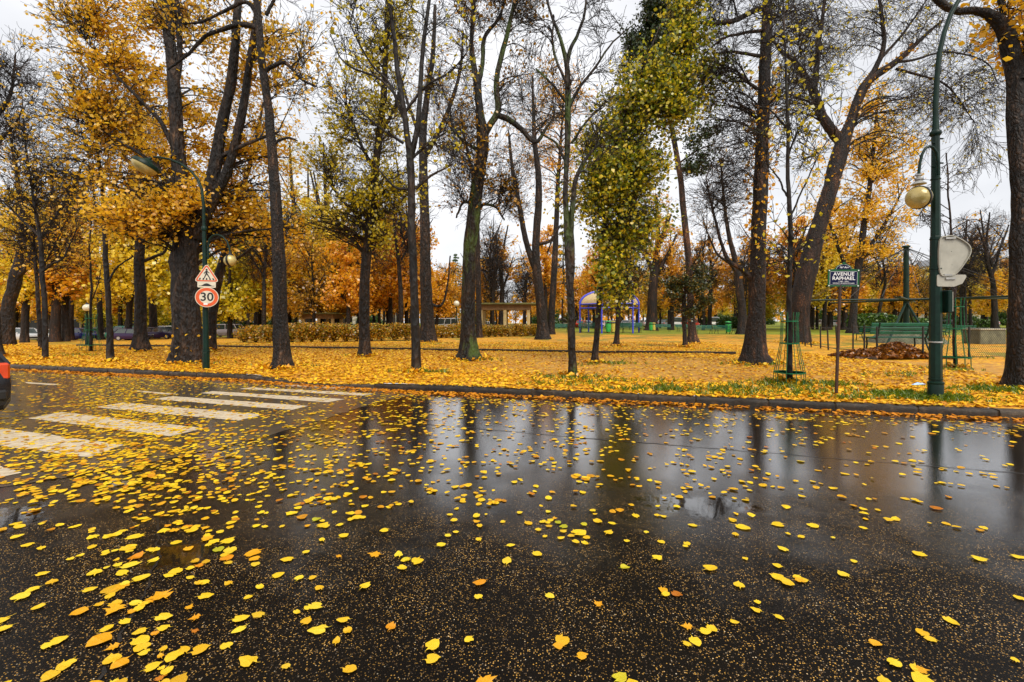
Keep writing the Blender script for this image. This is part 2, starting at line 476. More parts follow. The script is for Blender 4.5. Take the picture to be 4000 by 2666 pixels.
paint('sign_letter', (0.74, 0.72, 0.70), 0.4, 0, 0.05)
paint('blue_frame', (0.045, 0.065, 0.60), 0.38, 0, 0.25, 5)
paint('dome_cream', (0.58, 0.43, 0.20), 0.5, 0, 0.25, 3)
paint('shelter_wall', (0.52, 0.38, 0.16), 0.7, 0, 0.25, 3)
paint('shelter_fascia', (0.22, 0.12, 0.045), 0.7, 0, 0.35, 3)
paint('shelter_roof', (0.13, 0.12, 0.03), 0.8, 0, 0.45, 2)
paint('concrete_old', (0.13, 0.13, 0.075), 0.75, 0, 0.5, 3, 0.01)
paint('concrete_top', (0.40, 0.38, 0.30), 0.75, 0, 0.35, 4, 0.01)
paint('facade', (0.52, 0.47, 0.38), 0.8, 0, 0.15, 0.4)
paint('facade_roof', (0.30, 0.31, 0.33), 0.6, 0, 0.2, 0.5)
paint('tyre_rubber', (0.010, 0.010, 0.010), 0.6)
paint('rim_metal', (0.45, 0.45, 0.45), 0.3, 0.7, 0.2)
paint('bin_green', (0.04, 0.38, 0.08), 0.45, 0, 0.25, 5)
paint('bin_yellow', (0.62, 0.48, 0.08), 0.45, 0, 0.25, 5)
paint('white_plastic', (0.75, 0.74, 0.72), 0.4, 0, 0.1)
paint('litter_blue', (0.35, 0.55, 0.85), 0.4, 0, 0.3, 30)
paint('plaque_grey', (0.30, 0.29, 0.26), 0.5, 0, 0.2)
paint('black_panel', (0.010, 0.010, 0.012), 0.5)
paint('barrier_red', (0.62, 0.07, 0.02), 0.5)
paint('hut_orange', (0.62, 0.17, 0.03), 0.6)
paint('tail_red', (0.62, 0.055, 0.008), 0.15)
paint('soil', (0.05, 0.03, 0.015), 0.9)
for nme, colr in {'car_silver': (0.58, 0.60, 0.62), 'car_grey': (0.20, 0.21, 0.22), 'car_blue': (0.02, 0.025, 0.16), 'car_teal': (0.01, 0.22, 0.13),
                  'car_plum': (0.03, 0.015, 0.06), 'car_white': (0.72, 0.72, 0.70), 'car_dark': (0.012, 0.012, 0.016), 'car_red': (0.45, 0.03, 0.015),
                  'car_orange': (0.60, 0.13, 0.01), 'car_lilac': (0.48, 0.42, 0.44)}.items():
    mm = paint(nme, colr, 0.22, 0.15, 0.06, 3)
m, t, o = newmat('car_glass')
principled(t, o, (0.035, 0.05, 0.045), 0.06, 0, None, 0.8)
m, t, o = newmat('window_dark')
principled(t, o, (0.05, 0.055, 0.06), 0.1, 0, None, 0.6)
m, t, o = newmat('lamp_glass')      # unlit amber-tinted bowl that mirrors the park
v = coords(t)
principled(t, o, ramp(t, noise(t, v, 5, 6), [(0.3, (0.30, 0.22, 0.06)), (0.7, (0.62, 0.50, 0.20))]), 0.22, 0.12, None, 0.6)
m, t, o = newmat('globe_glass')
principled(t, o, (0.70, 0.66, 0.50), 0.15, 0, None, 0.6)

# ------------------------------------------------------------------ object helpers


def mesh_np(name, verts, polys, mat, smooth=False):
    """polys: list of int arrays (M, k)"""
    me = bpy.data.meshes.new(name)
    verts = np.ascontiguousarray(verts, np.float32)
    me.vertices.add(len(verts))
    me.vertices.foreach_set('co', verts.ravel())
    lv = np.concatenate([p.ravel() for p in polys]).astype(np.int32)
    tot = np.concatenate([np.full(len(p), p.shape[1], np.int32) for p in polys])
    st = np.concatenate([[0], np.cumsum(tot)[:-1]]).astype(np.int32)
    me.loops.add(len(lv))
    me.loops.foreach_set('vertex_index', lv)
    me.polygons.add(len(tot))
    me.polygons.foreach_set('loop_start', st)
    me.polygons.foreach_set('loop_total', tot)
    if smooth:
        me.polygons.foreach_set('use_smooth', np.ones(len(tot), bool))
    me.materials.append(MATS[mat])
    me.update(calc_edges=True)
    me.validate()
    return me


def link(name, me, parent=None, loc=(0, 0, 0), rz=0.0):
    o = bpy.data.objects.new(name, me)
    COL.objects.link(o)
    if parent is not None:
        o.parent = parent
    o.location = loc
    if rz:
        o.rotation_euler = (0, 0, rz)
    return o


def tag(o, label=None, cat=None, group=None, kind=None):
    if label: o['label'] = label
    if cat: o['category'] = cat
    if group: o['group'] = group
    if kind: o['kind'] = kind
    return o


def thing(name, label, cat, loc=(0, 0, 0), rz=0.0, group=None):
    return tag(link(name, None, None, tuple(float(c) for c in loc), rz), label, cat, group)


def copy_tree(o, parent=None):
    kids = list(o.children)
    c = o.copy()
    COL.objects.link(c)
    c.parent = parent
    for k in kids:
        copy_tree(k, c)
    return c


class MB:
    """collects boxes, tubes, lathes and prisms into one mesh"""

    def __init__(s):
        s.v = []; s.f = []

    def add(s, vs, fs):
        b = len(s.v)
        s.v += [tuple(float(c) for c in q) for q in vs]
        s.f += [tuple(b + i for i in q) for q in fs]
        return s

    def box(s, c, d, rz=0.0, m=None, bev=0.0):
        hx, hy, hz = d[0] / 2, d[1] / 2, d[2] / 2
        b = min(bev, hx * .9, hy * .9, hz * .9)
        M = Matrix.Translation(c) @ Matrix.Rotation(rz, 4, 'Z')
        if m is not None: M = m @ M
        if b <= 0:
            vs = [Vector((sx * hx, sy * hy, sz * hz)) for sz in (-1, 1) for sx, sy in ((-1, -1), (1, -1), (1, 1), (-1, 1))]
            fs = [(3, 2, 1, 0), (4, 5, 6, 7), (0, 1, 5, 4), (1, 2, 6, 5), (2, 3, 7, 6), (3, 0, 4, 7)]
            return s.add([M @ v for v in vs], fs)
        rings = []
        for z, ins in ((-hz, b), (-hz + b, 0), (hz - b, 0), (hz, b)):
            a, e = hx - ins, hy - ins
            k = b if not ins else 0
            rings.append([Vector((-a + k, -e, z)), Vector((a - k, -e, z)), Vector((a, -e + k, z)), Vector((a, e - k, z)),
                          Vector((a - k, e, z)), Vector((-a + k, e, z)), Vector((-a, e - k, z)), Vector((-a, -e + k, z))])
        vs = [M @ v for r in rings for v in r]
        fs = [tuple(range(7, -1, -1)), tuple(24 + i for i in range(8))]
        for r in range(3):
            for i in range(8):
                j = (i + 1) % 8
                fs.append((r * 8 + i, r * 8 + j, r * 8 + 8 + j, r * 8 + 8 + i))
        return s.add(vs, fs)

    def tube(s, pts, r, n=8, cap=True):
        pts = [Vector([float(c) for c in p]) for p in pts]
        rs = r if isinstance(r, (list, tuple)) else [r] * len(pts)
        T = []
        for i in range(len(pts)):
            a = pts[max(0, i - 1)]; b = pts[min(len(pts) - 1, i + 1)]
            T.append((b - a).normalized())
        ref = Vector((0, 0, 1)) if abs(T[0].z) < 0.9 else Vector((1, 0, 0))
        u = T[0].cross(ref).normalized()
        vs = []
        for p, tt_, rr in zip(pts, T, rs):
            u = (u - tt_ * u.dot(tt_)).normalized()
            w = tt_.cross(u)
            for k in range(n):
                a = 2 * math.pi * k / n
                vs.append(p + (u * math.cos(a) + w * math.sin(a)) * rr)
        fs = []
        for i in range(len(pts) - 1):
            for k in range(n):
                k2 = (k + 1) % n
                fs.append((i * n + k, i * n + k2, i * n + n + k2, i * n + n + k))
        if cap:
            fs.append(tuple(range(n - 1, -1, -1)))
            fs.append(tuple((len(pts) - 1) * n + k for k in range(n)))
        return s.add(vs, fs)

    def lathe(s, prof, n=20, m=None):
        """prof: (r, z) pairs"""
        vs = []
        for r, z in prof:
            for k in range(n):
                a = 2 * math.pi * k / n
                q = Vector((r * math.cos(a), r * math.sin(a), z))
                vs.append(m @ q if m is not None else q)
        fs = []
        for i in range(len(prof) - 1):
            for k in range(n):
                k2 = (k + 1) % n
                fs.append((i * n + k, i * n + k2, i * n + n + k2, i * n + n + k))
        if prof[0][0] > 1e-4: fs.append(tuple(range(n - 1, -1, -1)))
        if prof[-1][0] > 1e-4: fs.append(tuple((len(prof) - 1) * n + k for k in range(n)))
        return s.add(vs, fs)

    def prism(s, poly, d0, d1, m):
        """poly in local x,z; extruded from y=d0 to y=d1, moved by m"""
        n = len(poly)
        vs = [m @ Vector((x, d0, z)) for x, z in poly] + [m @ Vector((x, d1, z)) for x, z in poly]
        fs = [tuple(range(n)), tuple(range(2 * n - 1, n - 1, -1))]
        for i in range(n):
            j = (i + 1) % n
            fs.append((j, i, i + n, j + n))
        return s.add(vs, fs)

    def build(s, name, mat, parent=None, smooth=False, loc=(0, 0, 0)):
        me = bpy.data.meshes.new(name)
        me.from_pydata(s.v, [], s.f)
        me.materials.append(MATS[mat])
        if smooth:
            me.polygons.foreach_set('use_smooth', [True] * len(me.polygons))
            try:
                me.set_sharp_from_angle(angle=math.radians(38))
            except Exception:
                pass
        me.update()
        return link(name, me, parent, loc)


I4 = Matrix.Identity(4)


def text_part(body, size, mat, parent, m, name='lettering', depth=0.0012, space=1.0):
    cu = bpy.data.curves.new('lettering', 'FONT')
    cu.body = body
    cu.size = size
    cu.align_x = 'CENTER'; cu.align_y = 'CENTER'
    cu.extrude = depth
    cu.offset = size * 0.018
    cu.space_character = space
    o = bpy.data.objects.new('lettering_curve', cu)
    COL.objects.link(o)
    bpy.context.view_layer.update()
    me = bpy.data.meshes.new_from_object(o.evaluated_get(bpy.context.evaluated_depsgraph_get()))
    bpy.data.objects.remove(o)
    me.materials.clear(); me.materials.append(MATS[mat])
    me.transform(m @ Matrix.Rotation(math.radians(90), 4, 'X'))
    return link(name, me, parent)

# ------------------------------------------------------------------ ground, road, kerb, markings
def grid_mesh(name, xs, ts, fy, fz, mat):
    X = np.repeat(xs[None, :], len(ts), 0)
    Y = fy(X) + ts[:, None]
    Z = fz(X, Y)
    v = np.stack([X, Y, Z], -1).reshape(-1, 3)
    nx = len(xs)
    i, j = np.meshgrid(np.arange(len(ts) - 1), np.arange(nx - 1), indexing='ij')
    a = (i * nx + j).ravel()
    q = np.stack([a, a + 1, a + nx + 1, a + nx], 1)
    return mesh_np(name, v, [q], mat, True)


xs = np.unique(np.concatenate([np.linspace(-230, -40, 50), np.linspace(-40, 24, 260), np.linspace(24, 230, 50)]))
ts = np.unique(np.concatenate([[0.20], 0.2 + np.linspace(0, 14, 90), 14.2 + 420 * np.linspace(0, 1, 70) ** 2]))
tag(link('ground', grid_mesh('ground', xs, ts, kerb_y, gz, 'park_ground')), kind='structure')
tr = np.array([-60.0, -20, -8, -4, -2, 0.02])
tag(link('road', grid_mesh('road', xs, tr, kerb_y, lambda X, Y: 0 * X, 'asphalt_wet')), kind='structure')


def sheet(name, pts, z, mat, sub=None):
    me = bpy.data.meshes.new(name)
    me.from_pydata([(x, y, z) for x, y in pts], [], [tuple(range(len(pts)))])
    if me.polygons[0].normal.z < 0:
        me.flip_normals()
    me.materials.append(MATS[mat])
    return tag(link(name, me), kind='structure')


# worn brownish asphalt of the raised crossing, its right edge a ragged seam
edge = [(1640, 1540), (1603, 1547), (1500, 1568), (1408, 1593), (1330, 1618), (1262, 1640), (1150, 1672), (1060, 1700), (900, 1742), (700, 1785), (480, 1830), (250, 1868), (0, 1905), (-600, 1990)]
ep = []
for i in range(len(edge) - 1):
    a, b = np.array(rp(*edge[i])), np.array(rp(*edge[i + 1]))
    for k in range(6):
        p = a + (b - a) * k / 6
        ep.append((p[0] + RNG.normal(0, 0.02), p[1] + RNG.normal(0, 0.02)))
left = [(-40, 2.0), (-40, float(kerb_y(-40)) - 0.02)] + [(x, float(kerb_y(x)) - 0.02) for x in (-30, -20, -16.84, -12, -6.75, -4.8, -2.93)]
sheet('crossing_road', ep + left, 0.004, 'asphalt_brown')

STR = [[(-420, 1672), (0, 1675), (485, 1741), (345, 1789), (-60, 1735), (-500, 1720)],
       [(242, 1612), (799, 1676), (663, 1707), (106, 1636)],
       [(480, 1575), (1032, 1622), (931, 1646), (370, 1593)],
       [(676, 1550), (1204, 1588), (1140, 1604), (595, 1561)],
       [(829, 1530), (1346, 1562), (1280, 1574), (782, 1538)],
       [(985, 1515), (1461, 1540), (1415, 1548), (935, 1521)],
       [(1130, 1504), (1540, 1522), (1490, 1528), (1080, 1508)],
       [(-200, 1815), (0, 1822), (85, 1850), (0, 1868), (-260, 1895)],
       [(540, 1528), (697, 1541), (668, 1544), (501, 1530)],
       [(96, 1494), (236, 1503), (210, 1507), (110, 1500)]]
for k, q in enumerate(STR):
    pts = [rp(*p) for p in q]
    fine_pts = []
    for i in range(len(pts)):
        a, b = np.array(pts[i]), np.array(pts[(i + 1) % len(pts)])
        nseg = max(1, int(np.linalg.norm(b - a) / 0.12))
        for j in range(nseg):
            p = a + (b - a) * j / nseg + (RNG.normal(0, 0.007, 2) if j else 0)
            fine_pts.append((p[0], p[1]))
    sheet('crossing_stripe' if k < 8 else 'lane_marking', fine_pts, 0.008, 'road_paint')


def crack(pts, w, z=0.004):
    P = np.array([rp(*p) for p in pts])
    Q = []
    for i in range(len(P) - 1):
        for k in range(8):
            Q.append(P[i] + (P[i + 1] - P[i]) * k / 8 + RNG.normal(0, 0.008, 2))
    Q.append(P[-1]); Q = np.array(Q)
    T = np.gradient(Q, axis=0); T /= np.linalg.norm(T, axis=1)[:, None]
    Nn = np.stack([-T[:, 1], T[:, 0]], 1)
    ww = w * (0.5 + RNG.random(len(Q)))[:, None]
    v = np.concatenate([Q + Nn * ww, Q - Nn * ww]); n = len(Q)
    v = np.concatenate([v, np.full((2 * n, 1), z)], 1)
    a = np.arange(n - 1)
    tag(link('road_crack', mesh_np('road_crack', v, [np.stack([a, a + n, a + n + 1, a + 1], 1)], 'crack_tar')), kind='structure')


crack([(545, 1905), (580, 1960), (612, 2020), (622, 2100), (615, 2180), (560, 2330), (470, 2500), (385, 2660)], 0.0065)
crack([(1290, 1612), (1500, 1645), (1720, 1664), (2000, 1688), (2250, 1710), (2500, 1730), (2700, 1746)], 0.009)
crack([(2700, 1747), (3000, 1770), (3350, 1800), (3700, 1826), (4100, 1862)], 0.007)
crack([(3350, 1630), (3700, 1652), (4100, 1682)], 0.012)

# kerb: granite blocks with open joints
v, f = [], []
km = MB()
s_at = [0.0]
P = [np.array(k) for k in KERB]
def kpoint(x): return np.array([x, float(kerb_y(x))])
x = -60.0
while x < 26:
    L = 1.0 + RNG.random() * 0.35
    nxt = x + L * 0.965
    a, b = kpoint(x + 0.014), kpoint(nxt - 0.014)
    ha, hb = float(kerb_h(a[0])) + RNG.normal(0, 0.004), float(kerb_h(b[0])) + RNG.normal(0, 0.004)
    tdir = (b - a) / np.linalg.norm(b - a); nd = np.array([-tdir[1], tdir[0]])
    j = RNG.normal(0, 0.006)
    a = a + nd * j; b = b + nd * j
    NSEG = 6
    prof = [(0.0, -0.06), (-0.006, 0.5), (0.0, 0.82), (0.012, 0.95), (0.035, 1.0), (0.25, 1.0), (0.26, -0.06)]
    base = len(km.v); vs = []
    for i in range(NSEG + 1):
        u = i / NSEG
        p = a + (b - a) * u; h = ha + (hb - ha) * u
        for (dy, hz) in prof:
            w = RNG.normal(0, 0.004, 2) if 0 < i < NSEG else (0, 0)
            q = p + nd * (dy + w[0])
            vs.append((q[0], q[1], (h if hz > 0 else 1) * hz + (w[1] if hz > 0.4 else 0)))
    fs = []
    m_ = len(prof)
    for i in range(NSEG):
        for k in range(m_ - 1):
            fs.append((i * m_ + k, (i + 1) * m_ + k, (i + 1) * m_ + k + 1, i * m_ + k + 1))
    fs.append(tuple(range(m_))); fs.append(tuple(NSEG * m_ + k for k in range(m_ - 1, -1, -1)))
    km.add(vs, fs)
    x = nxt
o = km.build('kerb', 'kerb_stone', smooth=True); tag(o, kind='structure')
bx_ = np.linspace(-60, 26, 300)                                   # bedding mortar under and between the blocks
bv = []
for x in bx_:
    q = kpoint(x); h_ = max(0.004, float(kerb_h(x)) - 0.022)
    bv += [(q[0], q[1] + .012, -.06), (q[0], q[1] + .012, h_), (q[0], q[1] + .24, h_), (q[0], q[1] + .24, -.06)]
bf = [(4 * i + k, 4 * i + k + 1, 4 * i + k + 5, 4 * i + k + 4) for i in range(len(bx_) - 1) for k in range(3)]
tag(MB().add(bv, bf).build('kerb_bedding', 'soil'), kind='structure')

# low dark stone edging between the sandy strip and the park lawn
em = MB()
eg = [gp(300, 1353), gp(400, 1353), gp(1000, 1360), gp(1500, 1367), gp(2000, 1374), gp(2450, 1380), gp(2900, 1386)]
ex = np.array([e[0] for e in eg]); ey = np.array([e[1] for e in eg])
x = ex[0]
while x < ex[-1] - 1:
    n2 = x + 1.0
    ya, yb = np.interp(x, ex, ey), np.interp(n2 - .02, ex, ey)
    za, zb = float(gz(x, ya)), float(gz(n2, yb))
    em.box(((x + n2) / 2, (ya + yb) / 2, (za + zb) / 2 + 0.02 + RNG.normal(0, .006)), (1.0, 0.12, 0.16), math.atan2(yb - ya, 1.0), bev=0.015)
    x = n2
tag(em.build('edging_kerb', 'kerb_stone'), kind='structure')

# ------------------------------------------------------------------ fallen leaves
OUT = [(0.0, 0.02), (0.18, -0.06), (0.36, 0.0), (0.48, 0.22), (0.47, 0.50), (0.33, 0.78), (0.13, 0.96), (0.0, 1.06),
       (-0.13, 0.95), (-0.34, 0.76), (-0.46, 0.50), (-0.47, 0.20), (-0.34, -0.01), (-0.17, -0.06)]
STEM = [(0.02, 0.02), (0.05, -0.22), (0.10, -0.42), (0.075, -0.43), (0.02, -0.22), (-0.02, 0.02)]
MAPLE = [(0, 0), (0.22, -0.10), (0.50, 0.06), (0.36, 0.20), (0.60, 0.44), (0.34, 0.46), (0.30, 0.60), (0.20, 0.66), (0.12, 0.80), (0.0, 1.08),
         (-0.12, 0.80), (-0.20, 0.66), (-0.30, 0.60), (-0.34, 0.46), (-0.60, 0.44), (-0.36, 0.20), (-0.50, 0.06), (-0.22, -0.10)]


def leaf_mesh(seed, mat, maple=False):
    r = np.random.default_rng(seed)
    out = MAPLE if maple else OUT
    w = 0.76 + r.random() * 0.40
    curl = r.normal(0, 0.09); cx_ = r.normal(0, 0.12) if r.random() < .4 else r.normal(0, .04)
    if maple: curl *= .4; cx_ *= .3
    vs = [(0, 0.45, 0.012)]
    bite = r.integers(2, 12); bd = 0.72 if r.random() < 0.5 else 1.0
    for i, (a, b) in enumerate(out):
        k = 1 + r.normal(0, 0.065)
        if i == bite: k *= bd
        a2, b2 = a * w * k, 0.45 + (b - 0.45) * k
        vs.append((a2, b2, max(0.0, curl * (b2 - 0.45) ** 2 * 1.5 + cx_ * a2 * a2 * 1.5 + 0.012 + abs(r.normal(0, 0.010)))))
    n = len(out)
    fs = [(0, 1 + i, 1 + (i + 1) % n) for i in range(n)]
    b0 = len(vs)
    bend = r.normal(0, 0.12)
    sv = [(a + bend * b * b * 2, b, 0.02) for a, b in STEM[1:5]]
    vs += sv
    fs += [(1, 2, b0, b0 + 3), (b0, b0 + 1, b0 + 2, b0 + 3)]
    me = bpy.data.meshes.new('fallen_leaf')
    me.from_pydata(vs, [], fs)
    me.materials.append(MATS[mat])
    me.update()
    return me


def dens(px, py):
    """leaves per square metre on the road, by where it lies"""
    dy = py - HZ
    X, Y = (px - 2000) / dy * EYE, F * EYE / dy
    k = kerb_y(X) - Y                        # metres out from the kerb
    d = 16.0
    d += 200 * math.exp(-(k / 0.28) ** 2) * (1.0 if X < 0 else 0.5)
    d += 75 * math.exp(-((k - 0.75) / 0.45) ** 2) * (1.0 if X < 2 else 0.6)
    d += 20 * math.exp(-((X - 1.0) / 3.0) ** 2) * float(sst(2.6, 4.5, Y)) * float(sst(0.3, 1.5, k))
    wl = float(1 - sst(-3.0, 0.4, X))
    d += 55 * wl * float(sst(2.6, 4.2, Y)) * (1 if Y < 8.0 else 0.3)
    # the thick drift left of and below the crossing, running down towards the lower left
    cx_ = -3.4 - 0.9 * (Y - 4.2) if Y > 4.2 else -2.15 - 0.72 * (Y - 2.6)
    d += (130 if Y > 4.0 else 75) * math.exp(-((X - cx_) / (0.95 if Y > 4 else 0.55)) ** 2)
    if Y > 4.5: d += 130 * math.exp(-((X + 5.3) / 1.3) ** 2 - ((Y - 5.2) / 0.9) ** 2)
    if X < -3.0 and Y < 3.9: d *= 0.45
    if px < 200 and py > 2250: d *= 0.5
    if px > 2300 and k > 1.2: d *= 0.8
    return d


cand = []
for _ in range(90000):
    X = RNG.uniform(-15, 11.5); Y = RNG.uniform(1.85, 14.2)
    if abs(X) > Y * 1.22 + 0.4 or Y > kerb_y(X) - 0.03: continue
    dy = F * EYE / Y
    px, py = 2000 + X / EYE * dy, HZ + dy
    if RNG.random() * 300.0 < dens(px, py):
        cand.append((X, Y))
# leaves that lie in little clusters
extra = []
for (X, Y) in cand:
    if RNG.random() < 0.22 and Y < 9:
        a = RNG.random() * 6.28
        extra.append((X + 0.07 * math.cos(a), Y + 0.07 * math.sin(a)))
cand += [e for e in extra if e[1] < kerb_y(e[0]) - 0.05]
cand.sort(key=lambda c: c[1] + 0.15 * abs(c[0]))
GR = {'y': ('bright yellow fallen leaf lying flat on the wet asphalt in the foreground', 'yellow leaves scattered over the near asphalt', 'single_yellow'),
      'o': ('orange brown fallen leaf lying flat on the wet asphalt in the foreground', 'orange leaves scattered over the near asphalt', 'single_orange'),
      'g': ('yellow leaf with a green tinge lying on the wet asphalt in the foreground', 'green tinged leaves scattered over the near asphalt', 'single_green')}
SHAPES = {k: [leaf_mesh(100 * i + j, GR[k][2], maple=(k == 'o' and j % 3 == 0)) for j in range(18 if k == 'y' else 8)] for i, k in enumerate('yog')}


def inframe(X, Y):
    dy = F * EYE / Y
    return -30 < 2000 + X / EYE * dy < 4030 and HZ + dy < 2690


solo = 0
rest = []
for (X, Y) in cand:
    if solo < 300 and inframe(X, Y):
        k = RNG.choice(['y', 'o', 'g'], p=[0.80, 0.14, 0.06])
        sh = SHAPES[k]
        me = sh[RNG.integers(len(sh))]
        o = link('fallen_leaf', me, None, (X, Y, 0.0062 + 0.002 * RNG.random()), RNG.random() * 6.28)
        sc_ = float(np.clip(0.054 * math.exp(RNG.normal(0, 0.28)), 0.024, 0.10))
        o.scale = (sc_, sc_, sc_ * 1.2)
        tag(o, GR[k][0], 'leaf', GR[k][1])
        solo += 1
    else:
        rest.append((X, Y))


def leaf_mass(name, pos, size, mat, tilt, lift, shapes=None, z_of=None):
    """many flat leaves as one mesh; pos (M,2)"""
    pos = np.asarray(pos); M_ = len(pos)
    out = np.array([(0, 0.0), (0.36, 0.05), (0.46, 0.42), (0.28, 0.80), (0, 1.0), (-0.30, 0.78), (-0.46, 0.40), (-0.34, 0.04)]) - [0, 0.5]
    K = len(out)
    ang = RNG.random(M_) * 6.283
    sz = np.clip(RNG.normal(size, size * 0.25, M_), size * 0.45, size * 1.6)
    asp = RNG.uniform(0.75, 1.15, M_)
    loc = out[None] * np.stack([sz * asp, sz], 1)[:, None, :] * RNG.normal(1, 0.07, (M_, K, 1))
    ca, sa = np.cos(ang)[:, None], np.sin(ang)[:, None]
    lx = loc[..., 0] * ca - loc[..., 1] * sa; ly = loc[..., 0] * sa + loc[..., 1] * ca
    gxn, gyn = RNG.normal(0, tilt, (2, M_))
    lz = lx * gxn[:, None] + ly * gyn[:, None] + RNG.normal(0, size * tilt * 0.35, (M_, K))
    z0 = z_of(pos[:, 0], pos[:, 1]) if z_of else np.zeros(M_)
    lz = lz - lz.min(1)[:, None] * 0.8
    v = np.stack([pos[:, :1] + lx, pos[:, 1:] + ly, z0[:, None] + lz + lift * (0.3 + RNG.random(M_))[:, None]], -1).reshape(-1, 3)
    a = np.arange(M_)[:, None] * K
    polys = [np.concatenate([a + i for i in range(K)], 1)]
    return tag(link(name, mesh_np(name, v, polys, mat)), kind='stuff')


rest = np.array(rest)
dk = kerb_y(rest[:, 0]) - rest[:, 1]
leaf_mass('fallen_leaves_on_road', rest[dk >= 0.55], 0.056, 'litter_road', 0.06, 0.011)
gut = [(x, float(kerb_y(x)) - abs(RNG.normal(0.02, 0.16)) - 0.03) for x in np.concatenate([RNG.uniform(-22, 0, 1900), RNG.uniform(0, 9.5, 420)])]
leaf_mass('fallen_leaves_in_gutter', np.concatenate([rest[dk < 0.55], gut]), 0.070, 'litter_gutter', 0.16, 0.010)

# leaf carpet over the near part of the park ground
pp = []
while len(pp) < 62000:
    n_ = 40000
    Y = RNG.uniform(7.6, 30, n_); X = RNG.uniform(-34, 13, n_)
    t_ = Y - kerb_y(X)
    ok = (t_ > 0.06) & (np.abs(X) < Y * 1.2)
    path = sst(2.0, 3.2, t_) * (1 - sst(8.5, 11, t_)) * sst(-4, 2, X) * (1 - 0.5 * sst(6, 9, X))
    pr = (0.9 - 0.68 * path) * (9.0 / Y) ** 1.25
    ok &= RNG.random(n_) < pr
    pp += list(zip(X[ok], Y[ok]))
pp = np.array(pp[:62000])
leaf_mass('fallen_leaves', pp, 0.072, 'litter_park', 0.20, 0.012, z_of=gz)

# ------------------------------------------------------------------ grass in tufts along the kerb and round the trunks
gr_c = []
for (px, py, n_, sx, sy) in ((2240, 1478, 130, .45, .25), (2190, 1500, 60, .6, .2), (2420, 1492, 50, .8, .12), (2330, 1425, 60, .5, .3), (2420, 1420, 40, .3, .2), (1640, 1455, 40, .5, .2),
                             (1690, 1455, 40, .3, .15), (1850, 1410, 60, .5, .3), (1150, 1432, 30, .3, .2), (3090, 1500, 220, .5, .3), (3200, 1505, 120, .5, .2), (3660, 1560, 320, .42, .18),
                             (3560, 1545, 150, .4, .16), (3440, 1545, 80, .3, .14), (3330, 1560, 60, .4, .12), (3960, 1530, 240, .5, .22), (3850, 1522, 60, .5, .2), (2700, 1515, 90, .8, .2), (2850, 1525, 110, .8, .2),
                             (3000, 1535, 110, .7, .16), (2600, 1530, 60, .6, .1), (2480, 1525, 70, .6, .1), (2960, 1425, 120, .6, .3), (300, 1390, 40, .8, .4), (760, 1420, 40, .9, .4), (3780, 1400, 40, 1.0, .3),
                             (2960, 1555, 60, .5, .06), (3540, 1465, 50, .6, .25), (3760, 1448, 40, .5, .25), (1370, 1390, 20, .3, .2), (2750, 1545, 50, .6, .06)):
    X, Y, Z = gp(px, py)
    for _ in range(n_ // 2):
        gr_c.append((X + RNG.normal(0, sx), Y + RNG.normal(0, sy)))
gr_c = np.array(gr_c)
gr_c = gr_c[gr_c[:, 1] - kerb_y(gr_c[:, 0]) > 0.29]
NB = 9
M_ = len(gr_c) * NB
c = np.repeat(gr_c, NB, 0) + RNG.normal(0, 0.035, (M_, 2))
z0 = gz(c[:, 0], c[:, 1]) - 0.01
h = np.clip(RNG.normal(0.075, 0.03, M_), 0.03, 0.17)
an = RNG.random(M_) * 6.283
lean = RNG.uniform(0.25, 1.0, M_) * h
dx, dy_ = np.cos(an) * lean, np.sin(an) * lean
wx, wy = -np.sin(an) * 0.006, np.cos(an) * 0.006
p0 = np.stack([c[:, 0], c[:, 1], z0], 1)
mid = p0 + np.stack([dx * 0.4, dy_ * 0.4, h * 0.65], 1)
tip = p0 + np.stack([dx, dy_, h], 1)
w3 = np.stack([wx, wy, 0 * wx], 1)
v = np.stack([p0 - w3, p0 + w3, mid + w3 * .8, tip, mid - w3 * .8], 1).reshape(-1, 3)
a = np.arange(M_)[:, None] * 5
tag(link('grass', mesh_np('grass', v, [np.concatenate([a, a + 1, a + 2, a + 3, a + 4], 1)], 'grass_blade')), kind='stuff')

# ------------------------------------------------------------------ tree machinery
def unit(a):
    return a / np.maximum(np.linalg.norm(a, axis=-1, keepdims=True), 1e-9)


